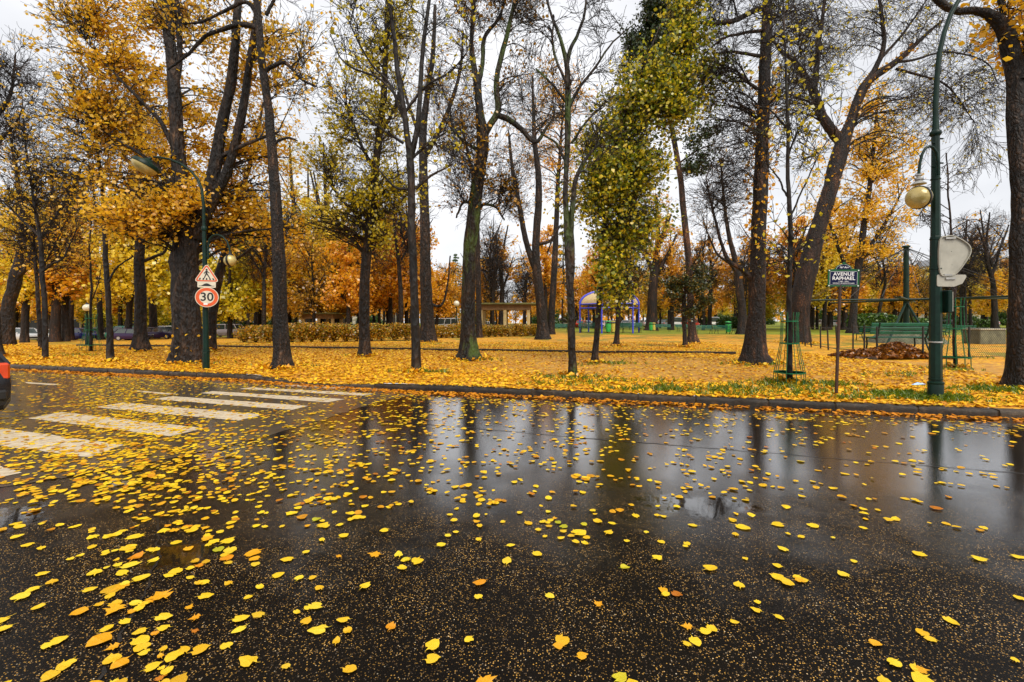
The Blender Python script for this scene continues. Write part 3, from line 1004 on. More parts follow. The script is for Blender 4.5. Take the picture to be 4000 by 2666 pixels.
def tubes(P, R, sides, ridge=0.0, flare=0.0, rng=RNG):
    """P (B,N,3), R (B,N) -> verts, quads"""
    B, n, _ = P.shape
    T = unit(np.gradient(P, axis=1))
    mean = unit(T.mean(1))
    ref = np.where(np.abs(mean[:, 2:3]) > 0.75, np.array([[1.0, 0.13, 0]]), np.array([[0, 0.1, 1.0]]))[:, None, :]
    U = unit(np.cross(np.broadcast_to(ref, T.shape), T)); V = np.cross(T, U)
    th = np.arange(sides) * 2 * np.pi / sides
    RR = np.repeat(R[:, :, None], sides, 2)
    if ridge:
        for k in (2, 3, 5, 7):
            ph = rng.random((B, 1, 1)) * 6.28
            drift = np.cumsum(rng.normal(0, 0.35, (B, n)), 1)[:, :, None]
            RR = RR * (1 + ridge * 0.5 * np.cos(k * th[None, None] + ph + drift) / (1 + 0.15 * k))
        RR = RR * (1 + rng.normal(0, ridge * 0.35, RR.shape))
    if flare:
        z = np.linalg.norm(P - P[:, :1], axis=2)[:, :, None]
        r0 = R[:, :1, None]
        lob = 1 + 0.45 * np.cos(5 * th[None, None] + rng.random() * 6) * np.cos(2 * th[None, None] + 1)
        RR = RR * (1 + flare * np.exp(-z / (r0 * 1.3)) * lob)
    v = P[:, :, None, :] + RR[..., None] * (np.cos(th)[None, None, :, None] * U[:, :, None, :] + np.sin(th)[None, None, :, None] * V[:, :, None, :])
    b, i, k = np.meshgrid(np.arange(B), np.arange(n - 1), np.arange(sides), indexing='ij')
    base = (b * n + i) * sides
    k2 = (k + 1) % sides
    q = np.stack([base + k, base + k2, base + sides + k2, base + sides + k], -1).reshape(-1, 4)
    return v.reshape(-1, 3), q


def spline(pts, n):
    pts = np.asarray(pts, float)
    d = np.concatenate([[0], np.cumsum(np.linalg.norm(np.diff(pts[:, :3], axis=0), axis=1))])
    s = np.linspace(0, d[-1], n)
    P = np.concatenate([[2 * pts[0] - pts[1]], pts, [2 * pts[-1] - pts[-2]]])
    out = []
    for x in s:
        i = min(max(np.searchsorted(d, x, 'right') - 1, 0), len(pts) - 2)
        t_ = (x - d[i]) / max(d[i + 1] - d[i], 1e-9)
        a, b, c, e = P[i], P[i + 1], P[i + 2], P[i + 3]
        out.append(0.5 * (2 * b + (c - a) * t_ + (2 * a - 5 * b + 4 * c - e) * t_ ** 2 + (3 * b - a - 3 * c + e) * t_ ** 3))
    return np.array(out)


def grow(P, R, per, tr, ang, length, n, up, wander, rmin, rfac=0.55, rng=RNG):
    """children of branches P (B,N,3): per children each"""
    B, NN, _ = P.shape
    M_ = B * per
    b = np.repeat(np.arange(B), per)
    t_ = rng.uniform(tr[0], tr[1], M_) * (NN - 1)
    i = np.minimum(t_.astype(int), NN - 2); fr = (t_ - i)[:, None]
    p0 = P[b, i] * (1 - fr) + P[b, i + 1] * fr
    r0 = R[b, i] * (1 - fr[:, 0]) + R[b, i + 1] * fr[:, 0]
    tg = unit(P[b, i + 1] - P[b, i])
    rnd = rng.normal(0, 1, (M_, 3)); per_ = unit(rnd - tg * (rnd * tg).sum(1, keepdims=True))
    a = rng.uniform(ang[0], ang[1], M_)[:, None]
    d = tg * np.cos(a) + per_ * np.sin(a)
    plen = np.linalg.norm(np.diff(P, axis=1), axis=2).sum(1)[b]
    L = rng.uniform(length[0], length[1], M_)
    L = np.minimum(L, plen * 1.1 + 0.15)
    out = np.zeros((M_, n, 3)); out[:, 0] = p0
    st = (L / (n - 1))[:, None]
    for k in range(1, n):
        d = unit(d + rng.normal(0, wander, (M_, 3)) + np.array([0, 0, up]))
        out[:, k] = out[:, k - 1] + d * st
    rr = np.minimum(r0 * rfac, 0.006 + 0.012 * L)
    rr = np.maximum(rr, rmin)
    Rn = rr[:, None] * np.linspace(1, 0.45, n)[None]
    return out, np.maximum(Rn, rmin * 0.7)


def leaf_quads(C, size, droop=0.5, rng=RNG):
    M_ = len(C)
    D = rng.normal(0, 1, (M_, 3)); D[:, 2] = D[:, 2] * 0.6 - droop; D = unit(D)
    r = rng.normal(0, 1, (M_, 3)); Wd = unit(np.cross(D, r)); Nn = np.cross(D, Wd)
    s = np.clip(rng.normal(size, size * 0.25, M_), size * 0.5, size * 1.5)[:, None]
    f = rng.uniform(-0.1, 0.22, (M_, 1))
    a = C - D * s * 0.5; t_ = C + D * s * 0.5
    l = C + Wd * s * 0.42 - D * s * 0.06 + Nn * s * f; r_ = C - Wd * s * 0.42 - D * s * 0.06 + Nn * s * f
    l2 = C + Wd * s * 0.22 + D * s * 0.30 + Nn * s * f * .6; r2 = C - Wd * s * 0.22 + D * s * 0.30 + Nn * s * f * .6
    v = np.stack([a, r_, r2, t_, l2, l], 1).reshape(-1, 3)
    return v, np.arange(M_ * 6).reshape(-1, 6)


def along(P, per, tr, spread, rng=RNG):
    B, NN, _ = P.shape
    b = np.repeat(np.arange(B), per)
    t_ = rng.uniform(tr[0], tr[1], len(b)) * (NN - 1)
    i = np.minimum(t_.astype(int), NN - 2); fr = (t_ - i)[:, None]
    return P[b, i] * (1 - fr) + P[b, i + 1] * fr + rng.normal(0, spread, (len(b), 3))


def merge(lst):
    vs, fs, o = [], [], 0
    for v, f in lst:
        vs.append(v); fs.append(f + o); o += len(v)
    return np.concatenate(vs), fs


def reach(stems, radii, T, rng, rise=0.12, n=9):
    """a curved limb from the best node of the stems to each target T (M,3)"""
    nodes = np.concatenate([s[2:] for s in stems]); rad = np.concatenate([r[2:] for r in radii])
    tang = np.concatenate([unit(np.gradient(s, axis=0))[2:] for s in stems])
    dv = T[:, None] - nodes[None]
    dist = np.linalg.norm(dv, axis=2)
    hor = np.linalg.norm(dv[..., :2], axis=2)
    cost = dist + 1.6 * np.maximum(0, -(dv[..., 2] - 0.35 * hor)) + rng.random(dist.shape) * 0.35
    k = cost.argmin(1)
    p0 = nodes[k]; L = np.linalg.norm(T - p0, axis=1)[:, None]
    side = unit(T - p0 + np.array([0, 0, 1e-3]))
    p1 = p0 + (tang[k] * 0.35 + side * 0.65) * L * 0.35 + np.array([0, 0, 1]) * L * rise
    p2 = T - (T - p0) / 3 + np.array([0, 0, 1]) * L * rise * 0.9 + rng.normal(0, 1, T.shape) * L * 0.07
    u = np.linspace(0, 1, n)[None, :, None]
    P = (1 - u) ** 3 * p0[:, None] + 3 * (1 - u) ** 2 * u * p1[:, None] + 3 * (1 - u) * u ** 2 * p2[:, None] + u ** 3 * T[:, None]
    wob = np.cumsum(rng.normal(0, 1, P.shape), 1) * (L[:, None] * 0.012)
    P = P + wob * np.sin(np.pi * u)
    r0 = np.minimum(rad[k] * 0.6, 0.008 + 0.013 * L[:, 0])
    R = r0[:, None] * (1 - 0.78 * np.linspace(0, 1, n)[None] ** 0.8)
    return P, np.maximum(R, 0.007)


def make_tree(name, label, base, stems, blobs=(), barkm='bark_dark', leaf=None, leaf_n=10, leaf_size=0.11, group=None, cat='tree', seed=1, fine=True, flare=0.45,
              ridge=0.10, tw=(7, 0.5, 1.3), tw3=(4, 0.25, 0.6), up=0.06, droop=0.5, sides=16, twigbark=None, rise=0.12, spread=0.06, origin=None, loc=None, wander=0.16, rmin=0.0085,
              extra_leaf=None, hole=0.85):
    """stems: lists of (x,y,z,radius) in metres, the first one standing on the ground"""
    rng = np.random.default_rng(seed)
    base = np.asarray(base, float)
    root = thing(name, label, cat, base if loc is None else loc, group=group)
    SP, SR, parts = [], [], []
    for i, st in enumerate(stems):
        q = spline(st, 40 if i == 0 else 26)
        P = q[:, :3] - base
        r = np.maximum(q[:, 3], 0.012)
        P[3:] += np.cumsum(rng.normal(0, 0.010 + 0.03 * r.mean(), (len(P) - 3, 3)), 0) * [1, 1, 0.2] * 0.6
        SP.append(P); SR.append(r)
        parts.append(tubes(P[None], r[None], sides if i == 0 else max(8, sides - 5), ridge, flare if i == 0 else 0.0, rng))
    v, fs = merge(parts)
    link('trunk', mesh_np('trunk', v, fs, barkm, True), root)
    T, nT = [], []
    for bl in blobs:
        c, rad, n_ = np.asarray(bl[0], float) - base, np.asarray(bl[1], float), bl[2]
        d = unit(rng.normal(0, 1, (n_, 3))) * rng.random((n_, 1)) ** 0.42
        T.append(c + d * rad)
    if T:
        T = np.concatenate(T)
        L1, R1 = reach(SP, SR, T, rng, rise)
        L2, R2 = grow(L1, R1, tw[0], (0.25, 1.0), (0.4, 1.15), (tw[1], tw[2]), 5, up, wander, rmin, rng=rng)
        br = [tubes(L1, R1, 6, rng=rng), tubes(L2, R2, 4, rng=rng)]
        last = L2
        if fine and tw3[0]:
            L3, R3 = grow(L2, R2, tw3[0], (0.25, 1.0), (0.35, 1.0), (tw3[1], tw3[2]), 4, up, wander, rmin * 0.85, rng=rng)
            br.append(tubes(L3, R3, 3, rng=rng)); last = L3
        v, fs = merge(br)
        link('branches', mesh_np('branches', v, fs, twigbark or barkm, True), root)
        if leaf:
            C = [along(L2, leaf_n, (0.2, 1.05), spread, rng)]
            if fine and tw3[0]:
                C.append(along(last, max(1, leaf_n // 3), (0.3, 1.05), spread, rng))
            C = np.concatenate(C)
            C = C[rng.random(len(C)) < LEAF_KEEP]
            if LEAF_KEEP < 1:                      # ragged gaps through the crown
                w_ = 2.1 * (0.12 / leaf_size) ** .6; ph = rng.random(6) * 6.28
                gap_ = np.sin(C[:, 0] * w_ + ph[0] + 1.3 * np.sin(C[:, 2] * w_ * .6 + ph[3])) + np.sin(C[:, 1] * w_ * .9 + ph[1]) + np.sin(C[:, 2] * w_ * 1.15 + ph[2] + np.sin(C[:, 0] * w_ * .7 + ph[4]))
                C = C[rng.random(len(C)) > hole * sst(0.25, 0.9, gap_)]
            v, f = leaf_quads(C, leaf_size, droop, rng)
            link('crown', mesh_np('crown', v, [f], leaf), root)
    if extra_leaf:
        # shoots with leaves straight on the trunk: (material, count, stem index, from, to, spread, size)
        C = []
        for (mt, n_, si, a, b, sp_, sz) in extra_leaf:
            t_ = rng.uniform(a, b, n_) ** 1.0 * (len(SP[si]) - 1)
            i = np.minimum(t_.astype(int), len(SP[si]) - 2)
            cl = rng.normal(0, 1, (n_ // 6 + 1, 3)) * sp_
            C.append(SP[si][i] + unit(rng.normal(0, 1, (n_, 3)) * [1, 1, .4]) * (SR[si][i] + sp_ * rng.random(n_) )[:, None])
        v, f = leaf_quads(np.concatenate(C), extra_leaf[0][6], 0.7, rng)
        link('trunk_leaves', mesh_np('trunk_leaves', v, [f], extra_leaf[0][0]), root)
    return root


ROOTS = []


def px_tree(name, label, bpx, stems, blobs=(), Y=None, **kw):
    """a tree measured on the photograph: (px, py, width_px[, metres nearer or farther]) along each stem; blobs (px, py, rx, ry, n[, dY[, rY]])"""
    X0, Y0, Z0 = gp(*bpx)
    if Y0 < 34: ROOTS.append((X0, Y0, stems[0][0][2] * .5 / F * Y0))
    S = []
    for i, st in enumerate(stems):
        q = []
        for k, p in enumerate(st):
            dY = p[3] if len(p) > 3 else 0.0
            YY = Y0 + dY
            w = at(p[0], p[1], YY)
            if i == 0 and k == 0: w[2] = Z0 - 0.08
            q.append((w[0], w[1], w[2], p[2] * 0.5 / F * YY * math.cos(math.atan((p[0] - 2000) / F))))
        S.append(q)
    B_ = []
    for b in blobs:
        dY = b[5] if len(b) > 5 else 0.0
        rY = b[6] if len(b) > 6 else (b[2] + b[3]) / 2 / F * Y0
        YY = Y0 + dY
        B_.append((at(b[0], b[1], YY), (b[2] / F * YY, rY, b[3] / F * YY), b[4]))
    return make_tree(name, label, (X0, Y0, Z0), S, B_, **kw)


LEAF_KEEP = 0.50
# ------------------------------------------------------------------ the trees one can tell apart
PT = px_tree
PT('bare_tree', 'young slim bare tree with mossy bark, first slim trunk from the left end', (178, 1405),
   [[(178, 1412, 27), (174, 1210, 23), (164, 1030, 21), (158, 920, 18), (140, 820, 13), (120, 700, 10), (100, 560, 7), (90, 400, 5)],
    [(160, 930, 14), (80, 850, 10), (0, 780, 7), (-90, 700, 5)], [(168, 1060, 12), (210, 1030, 9), (255, 1005, 7), (300, 900, 5)]],
   [(60, 700, 180, 200, 26), (230, 780, 130, 200, 22), (100, 480, 130, 200, 22)], barkm='bark_smooth', leaf='leaf_gold', leaf_n=1, seed=11, flare=.25)
PT('bare_tree', 'slim dark bare tree leaning left under the golden crown, right of the mossy young tree', (430, 1412),
   [[(431, 1418, 34), (424, 1240, 26), (416, 1090, 24), (407, 920, 22), (395, 760, 18), (372, 560, 13), (340, 420, 10), (300, 330, 7)],
    [(408, 930, 12), (440, 840, 10), (455, 720, 7), (480, 600, 5)], [(420, 1110, 11), (450, 1050, 9), (520, 1000, 6)]],
   [(320, 520, 150, 250, 22), (440, 560, 110, 200, 18)], barkm='bark_smooth', leaf='leaf_gold', leaf_n=2, seed=12, flare=.4)
PT('golden_tree', 'huge golden leaved tree with the thickest dark trunk, behind the post with the 30 sign', (740, 1415),
   [[(735, 1420, 132), (735, 1300, 112), (722, 1150, 106), (722, 1000, 104), (725, 880, 100), (700, 780, 72), (688, 600, 58), (672, 420, 54), (655, 200, 48), (640, 0, 44), (620, -250, 36), (600, -500, 25)],
    [(760, 930, 80), (800, 820, 60), (840, 660, 52), (870, 480, 44), (905, 280, 38), (925, 80, 32), (940, -200, 24), (950, -450, 16)],
    [(765, 900, 60), (830, 790, 44), (890, 650, 40), (935, 470, 36), (960, 300, 32), (985, 120, 28), (1010, -100, 22), (1040, -350, 14)],
    [(668, 430, 30), (700, 240, 22), (690, 60, 26), (670, -150, 22)],
    [(690, 600, 24), (620, 470, 20), (530, 380, 15), (420, 260, 10), (330, 160, 6)],
    [(700, 760, 22), (600, 640, 18), (480, 560, 13), (380, 500, 8)],
    [(850, 620, 20), (980, 560, 14), (1090, 520, 9)]],
   [(420, 90, 220, 110, 26, .5), (250, 40, 120, 60, 9), (470, 260, 240, 130, 32, .5), (430, 430, 200, 120, 26, .5), (600, 560, 220, 120, 22, .8), (520, 700, 220, 100, 38, .3), (630, 830, 240, 75, 44, -.6), (500, 850, 190, 65, 30, -1.2), (800, 800, 180, 100, 20, .8),
    (800, 420, 210, 170, 18, 1.2), (1000, 640, 190, 180, 30, 1.4), (1080, 850, 190, 130, 26, 2.0), (960, 250, 170, 200, 16, 1.2), (1130, 200, 160, 160, 10), (700, 60, 260, 140, 15, 1.2), (920, 930, 150, 110, 16, 1.5), (760, -160, 420, 140, 20)],
   barkm='bark_dark', leaf='leaf_gold', leaf_n=15, leaf_size=0.112, seed=13, flare=0.30, tw=(8, 0.4, 1.0), tw3=(2, 0.2, 0.45), droop=0.35, sides=22, ridge=.13, spread=.10, extra_leaf=[('leaf_gold', 70, 0, 0.02, 0.07, 0.30, 0.11)])
PT('leaning_tree', 'mid sized brown trunk leaning right just behind the post with the round 30 sign', (822, 1372),
   [[(822, 1376, 46), (828, 1280, 38), (838, 1180, 38), (856, 1080, 40), (870, 1030, 34), (900, 900, 28), (950, 740, 22), (1000, 560, 15), (1030, 400, 9)], [(868, 1040, 18), (930, 1010, 13), (1000, 960, 9)]],
   [(930, 800, 160, 200, 20), (1040, 560, 140, 180, 18)], barkm='bark_dark', leaf='leaf_gold', leaf_n=8, seed=14)
PT('bare_tree', 'thick dark straight trunk with a crooked side branch, left of the huge golden tree', (552, 1373),
   [[(552, 1377, 70), (550, 1310, 52), (548, 1180, 47), (543, 1050, 44), (545, 940, 40), (540, 800, 36), (535, 620, 32), (530, 460, 28), (560, 330, 20), (620, 260, 12)],
    [(565, 1020, 16), (610, 1000, 14), (640, 985, 12), (660, 930, 8)], [(532, 560, 22), (470, 440, 16), (430, 330, 10), (410, 200, 6)]],
   [(470, 480, 160, 200, 26), (600, 420, 140, 180, 20), (630, 880, 70, 80, 10)], leaf='leaf_gold', leaf_n=6, seed=15, flare=.5)
PT('forked_tree', 'big forked dark trunk leaning right at the far left end of the park', (25, 1352),
   [[(20, 1358, 78), (25, 1290, 66), (30, 1200, 56), (50, 1130, 58), (62, 1070, 56), (75, 980, 34), (80, 860, 28), (60, 700, 20), (40, 560, 12)],
    [(70, 1080, 34), (105, 1040, 28), (140, 960, 24), (210, 860, 20), (280, 740, 14), (330, 620, 9)]],
   [(60, 620, 160, 190, 28), (260, 720, 150, 160, 26)], leaf='leaf_orange', leaf_n=2, seed=16, flare=.3)
PT('bare_tree', 'dark trunk cut by the left edge of the photo, beside the forked tree', (-20, 1392),
   [[(-18, 1398, 70), (-18, 1300, 52), (-22, 1100, 48), (-40, 800, 40), (-50, 560, 34), (-20, 480, 26), (50, 380, 16), (70, 220, 8)],
    [(-46, 600, 26), (-10, 560, 20), (40, 500, 13), (80, 420, 8)]],
   [(30, 280, 110, 170, 36), (20, 500, 110, 130, 22)], barkm='bark_dark', seed=17, tw=(8, .4, 1.1), tw3=(4, .2, .5))
PT('scaly_tree', 'tall straight tree with scaly bark, first trunk right of the 30 sign', (1103, 1438),
   [[(1103, 1443, 84), (1102, 1380, 64), (1093, 1200, 58), (1085, 1000, 52), (1074, 800, 46), (1062, 620, 42), (1048, 480, 38), (1030, 330, 34), (1014, 200, 32), (1005, 60, 30), (990, -100, 26), (960, -400, 16)],
    [(1033, 280, 20), (1060, 262, 17), (1110, 246, 15), (1170, 310, 11), (1230, 340, 7)],
    [(1068, 570, 14), (1090, 548, 12), (1130, 538, 9), (1160, 550, 6)],
    [(1014, 110, 26), (940, 95, 22), (880, 110, 19), (800, 140, 16), (730, 210, 13), (650, 270, 8)], [(1016, 70, 24), (960, 10, 18), (880, 50, 14), (800, 90, 12), (720, 100, 8)],
    [(1040, 60, 16), (1080, -20, 12), (1130, -120, 8)]],
   [(1180, 240, 130, 180, 14), (1000, -150, 250, 150, 18), (760, 100, 160, 90, 12)], barkm='bark_scaly', leaf='leaf_gold', leaf_n=3, seed=18, flare=.42)
PT('linden_tree', 'straight brown trunk carrying an olive yellow crown, left of the smooth forked tree', (1425, 1393),
   [[(1425, 1397, 50), (1425, 1340, 42), (1423, 1180, 42), (1428, 1050, 40), (1440, 920, 38), (1460, 760, 34), (1470, 640, 32), (1490, 480, 28), (1500, 380, 26), (1508, 200, 22), (1515, 0, 18), (1520, -300, 10)],
    [(1468, 680, 16), (1410, 560, 12), (1360, 420, 8)], [(1480, 540, 15), (1540, 420, 12), (1580, 300, 8)], [(1440, 900, 13), (1370, 820, 10), (1300, 740, 6)]],
   [(1440, 180, 130, 150, 26), (1380, 420, 150, 170, 40), (1520, 420, 120, 180, 26), (1360, 640, 190, 150, 52), (1500, 740, 180, 120, 46), (1350, 860, 190, 90, 44), (1470, 900, 130, 80, 26), (1560, 140, 130, 160, 20), (1480, -120, 200, 120, 14)],
   leaf='leaf_olive', leaf_n=7, leaf_size=0.115, seed=19, tw=(8, .4, 1.0), tw3=(2, .2, .4), spread=.09)
PT('smooth_tree', 'smooth dark young tree forking into two tall stems, nearest the kerb above the crossing end', (1625, 1452),
   [[(1624, 1458, 42), (1625, 1380, 37), (1620, 1200, 34), (1616, 1050, 32), (1608, 900, 32), (1612, 780, 30), (1610, 640, 30), (1598, 540, 24), (1580, 420, 22), (1562, 300, 19), (1548, 150, 17), (1530, 0, 14), (1510, -200, 9)],
    [(1606, 610, 24), (1630, 500, 20), (1640, 380, 18), (1650, 240, 17), (1668, 100, 15), (1690, -20, 12), (1720, -200, 7)],
    [(1575, 460, 12), (1520, 330, 10), (1440, 240, 8), (1370, 100, 5)], [(1570, 400, 11), (1480, 310, 9), (1350, 250, 7), (1290, 130, 4)],
    [(1582, 440, 12), (1660, 340, 10), (1760, 280, 7), (1820, 210, 4)], [(1608, 620, 13), (1680, 560, 9), (1740, 520, 6)], [(1575, 560, 12), (1480, 500, 9), (1400, 430, 6)],
    [(1622, 740, 12), (1680, 690, 10), (1760, 640, 6)], [(1595, 740, 12), (1540, 730, 10), (1470, 660, 6)]],
   [(1400, 130, 150, 150, 14), (1560, 20, 140, 160, 14), (1740, 200, 130, 180, 16), (1480, 520, 150, 110, 10), (1760, 560, 110, 120, 10), (1600, -200, 200, 140, 10)],
   barkm='bark_smooth', leaf='leaf_olive', leaf_n=1, seed=20, flare=.28, ridge=.06, tw=(6, .4, 1.1), tw3=(3, .2, .5))
PT('thick_tree', 'thick dark knobbly trunk standing behind the smooth forked tree, in front of the hedge', (1672, 1335),
   [[(1672, 1339, 60), (1670, 1250, 48), (1662, 1100, 44), (1660, 950, 40), (1655, 800, 36), (1650, 640, 34), (1650, 520, 30), (1665, 380, 24), (1690, 200, 18), (1700, 20, 12)],
    [(1656, 620, 20), (1720, 500, 18), (1770, 380, 15), (1800, 260, 12), (1810, 120, 7)], [(1668, 1180, 11), (1720, 1195, 10), (1745, 1120, 7), (1755, 1000, 5)], [(1652, 560, 17), (1600, 420, 12), (1560, 280, 8)]],
   [(1740, 300, 120, 180, 30), (1620, 240, 120, 200, 22), (1780, 520, 90, 120, 16)], leaf='leaf_brown', leaf_n=1, seed=21, flare=.4)
PT('mossy_tree', 'large brown tree with a bright green mossy fork, left of the flat roofed shelter', (1838, 1404),
   [[(1833, 1409, 100), (1832, 1350, 68), (1830, 1200, 56), (1834, 1050, 52), (1846, 900, 52), (1862, 750, 48), (1876, 640, 44), (1885, 540, 46), (1874, 430, 30), (1866, 340, 28), (1850, 260, 22), (1842, 150, 16), (1850, 0, 13), (1860, -200, 9)],
    [(1886, 540, 30), (1920, 480, 28), (1945, 430, 26), (1935, 340, 22), (1950, 240, 20), (1980, 130, 18), (2010, 0, 15), (2050, -200, 9)],
    [(1940, 450, 24), (1990, 470, 22), (2040, 510, 20), (2095, 555, 16), (2130, 500, 10), (2160, 460, 6)],
    [(1868, 330, 20), (1885, 250, 18), (1890, 150, 16), (1940, 80, 12), (1970, 0, 9)], [(1880, 600, 16), (1800, 540, 11), (1740, 470, 7)],
    [(1856, 800, 14), (1810, 790, 11), (1780, 850, 7)], [(1870, 820, 15), (1890, 800, 13), (1935, 810, 10), (1970, 860, 6)]],
   [(1840, 60, 150, 160, 22), (2000, 60, 140, 180, 22), (1780, 440, 110, 170, 18), (1800, 700, 90, 160, 24), (1980, 700, 110, 160, 22), (2050, 330, 120, 150, 16), (1920, -180, 220, 130, 14)],
   barkm='bark_moss', leaf='leaf_brown', leaf_n=1, seed=22, flare=.40, ridge=.13, tw=(8, .4, 1.2), tw3=(5, .2, .6), twigbark='bark_dark', extra_leaf=[('leaf_orange', 70, 0, 0.40, 0.62, 0.30, 0.11)])
PT('bare_tree', 'thin dark trunk half hidden behind the mossy forked tree', (1872, 1320),
   [[(1872, 1322, 24), (1870, 1200, 22), (1868, 1000, 20), (1864, 860, 17), (1850, 700, 14), (1820, 560, 10), (1800, 440, 6)]],
   [(1800, 600, 120, 180, 26), (1900, 760, 120, 160, 22)], seed=23, tw3=(5, .3, .7))
PT('bare_tree', 'brown bare tree with a long left limb, rising right of the flat roofed shelter', (2122, 1326),
   [[(2122, 1330, 50), (2118, 1270, 38), (2110, 1180, 36), (2096, 1060, 34), (2092, 940, 30), (2100, 820, 28), (2104, 700, 24), (2090, 560, 18), (2085, 420, 12), (2080, 300, 7)],
    [(2094, 1060, 26), (2060, 960, 22), (2040, 860, 20), (2022, 760, 18), (2000, 640, 14), (1985, 520, 9)], [(2105, 955, 14), (2150, 940, 11), (2190, 880, 7)]],
   [(2040, 560, 120, 180, 30), (2120, 480, 130, 200, 30), (2030, 760, 90, 120, 18)], leaf='leaf_orange', leaf_n=3, seed=24, fine=True)
PT('bare_tree', 'dark slightly leaning trunk between the shelter and the blue dome pavilion', (2150, 1307),
   [[(2150, 1310, 30), (2154, 1240, 26), (2160, 1120, 24), (2168, 980, 22), (2172, 860, 20), (2180, 700, 15), (2190, 540, 10), (2200, 400, 6)]],
   [(2190, 420, 170, 200, 56), (2150, 640, 150, 140, 34), (2260, 700, 120, 140, 22)], leaf='leaf_orange', leaf_n=8, leaf_size=.17, seed=25, spread=.16, fine=True, tw3=(2, .3, .7))
PT('forked_tree', 'dark young tree with two parallel stems in front of the blue dome pavilion', (2238, 1474),
   [[(2238, 1480, 40), (2236, 1400, 31), (2232, 1300, 30), (2228, 1180, 30), (2222, 1060, 27), (2215, 940, 26), (2208, 820, 22), (2205, 700, 20), (2212, 580, 22), (2214, 460, 24), (2212, 300, 22), (2206, 240, 18), (2180, 140, 13), (2140, 40, 9), (2110, -80, 6)],
    [(2228, 1120, 24), (2238, 1000, 24), (2236, 880, 22), (2244, 780, 20), (2250, 700, 17), (2290, 620, 12), (2340, 560, 8)],
    [(2212, 260, 18), (2230, 190, 15), (2260, 120, 12), (2285, 40, 9), (2300, -80, 6)], [(2214, 440, 15), (2260, 350, 12), (2330, 260, 10), (2400, 160, 7), (2480, 90, 4)],
    [(2212, 400, 12), (2150, 330, 9), (2090, 270, 6)], [(2216, 640, 12), (2170, 560, 9), (2110, 520, 6)], [(2232, 560, 11), (2300, 470, 8), (2360, 420, 5)], [(2213, 330, 12), (2165, 200, 9), (2160, 60, 6)]],
   [(2140, 80, 130, 130, 11), (2290, 60, 120, 130, 11), (2330, 330, 110, 130, 9), (2130, 420, 120, 120, 9), (2310, 560, 90, 100, 7), (2220, -180, 190, 130, 9)],
   barkm='bark_moss', twigbark='bark_smooth', seed=26, flare=.32, ridge=.07, tw=(6, .35, 1.0), tw3=(3, .2, .5))
PT('linden_tree', 'slim leaning linden with green and yellow crown, right of the two stemmed young tree', (2325, 1417),
   [[(2323, 1421, 28), (2328, 1350, 23), (2338, 1240, 21), (2348, 1130, 21), (2354, 1010, 20), (2362, 900, 20), (2378, 780, 18), (2395, 660, 16), (2420, 520, 13), (2460, 380, 11), (2520, 240, 8), (2580, 100, 5)],
    [(2390, 690, 11), (2340, 560, 9), (2310, 460, 5)], [(2405, 600, 12), (2500, 500, 9), (2580, 420, 6)], [(2440, 440, 9), (2560, 330, 7), (2690, 260, 4)]],
   [(2690, 40, 50, 90, 10), (2665, 170, 60, 70, 12), (2560, 300, 130, 50, 22), (2660, 330, 80, 50, 10), (2500, 410, 130, 80, 26), (2630, 450, 110, 80, 18), (2430, 560, 150, 90, 28), (2380, 690, 120, 90, 24), (2500, 650, 120, 110, 22), (2430, 810, 130, 110, 26),
    (2410, 940, 100, 90, 16), (2370, 1060, 50, 70, 6, -.5), (2400, 1130, 50, 60, 5, -.5), (2300, 770, 80, 90, 9), (2820, 330, 120, 90, 12, 1.0), (2540, 870, 90, 110, 12)],
   leaf='leaf_green', leaf_n=15, leaf_size=0.11, hole=0.62, seed=27, tw=(8, .4, 1.1), tw3=(3, .2, .5), spread=.14)
PT('pine_tree', 'small thin dark conifer with a pale foot, in front of the blue dome', (2408, 1352),
   [[(2407, 1356, 26), (2412, 1300, 18), (2418, 1200, 18), (2426, 1100, 16), (2440, 960, 12), (2455, 820, 7)]],
   [(2420, 1150, 80, 60, 26), (2460, 1060, 90, 80, 34), (2440, 930, 80, 90, 30)], barkm='bark_rust', leaf='needle_pine', leaf_n=22, leaf_size=0.085, seed=28, droop=0, tw=(7, .25, .6), tw3=(3, .12, .3), up=0.0, rise=0.0)
PT('pine_tree', 'tall pine with a reddish bare trunk and a dark green top against the sky', (2705, 1343),
   [[(2704, 1347, 42), (2702, 1280, 30), (2696, 1150, 27), (2690, 1000, 26), (2672, 840, 24), (2660, 700, 22), (2645, 600, 20), (2625, 480, 18), (2606, 330, 15), (2590, 160, 11), (2575, 0, 8), (2560, -180, 5)],
    [(2650, 640, 8), (2720, 590, 6), (2790, 560, 4)], [(2600, 300, 7), (2520, 240, 5), (2450, 230, 4)]],
   [(2560, -60, 80, 80, 20), (2570, 50, 90, 70, 28), (2540, 130, 90, 70, 30), (2500, 200, 80, 50, 22), (2455, 225, 35, 50, 11), (2600, 220, 80, 70, 20), (2700, 540, 80, 50, 5), (2740, 620, 60, 50, 6), (2700, 690, 70, 35, 4), (2760, 520, 40, 40, 3)],
   barkm='bark_pine', leaf='needle_dark', leaf_n=26, leaf_size=0.13, seed=29, droop=-.3, tw=(8, .4, .9), tw3=(3, .2, .4), up=.10, rise=0.02, spread=.09)
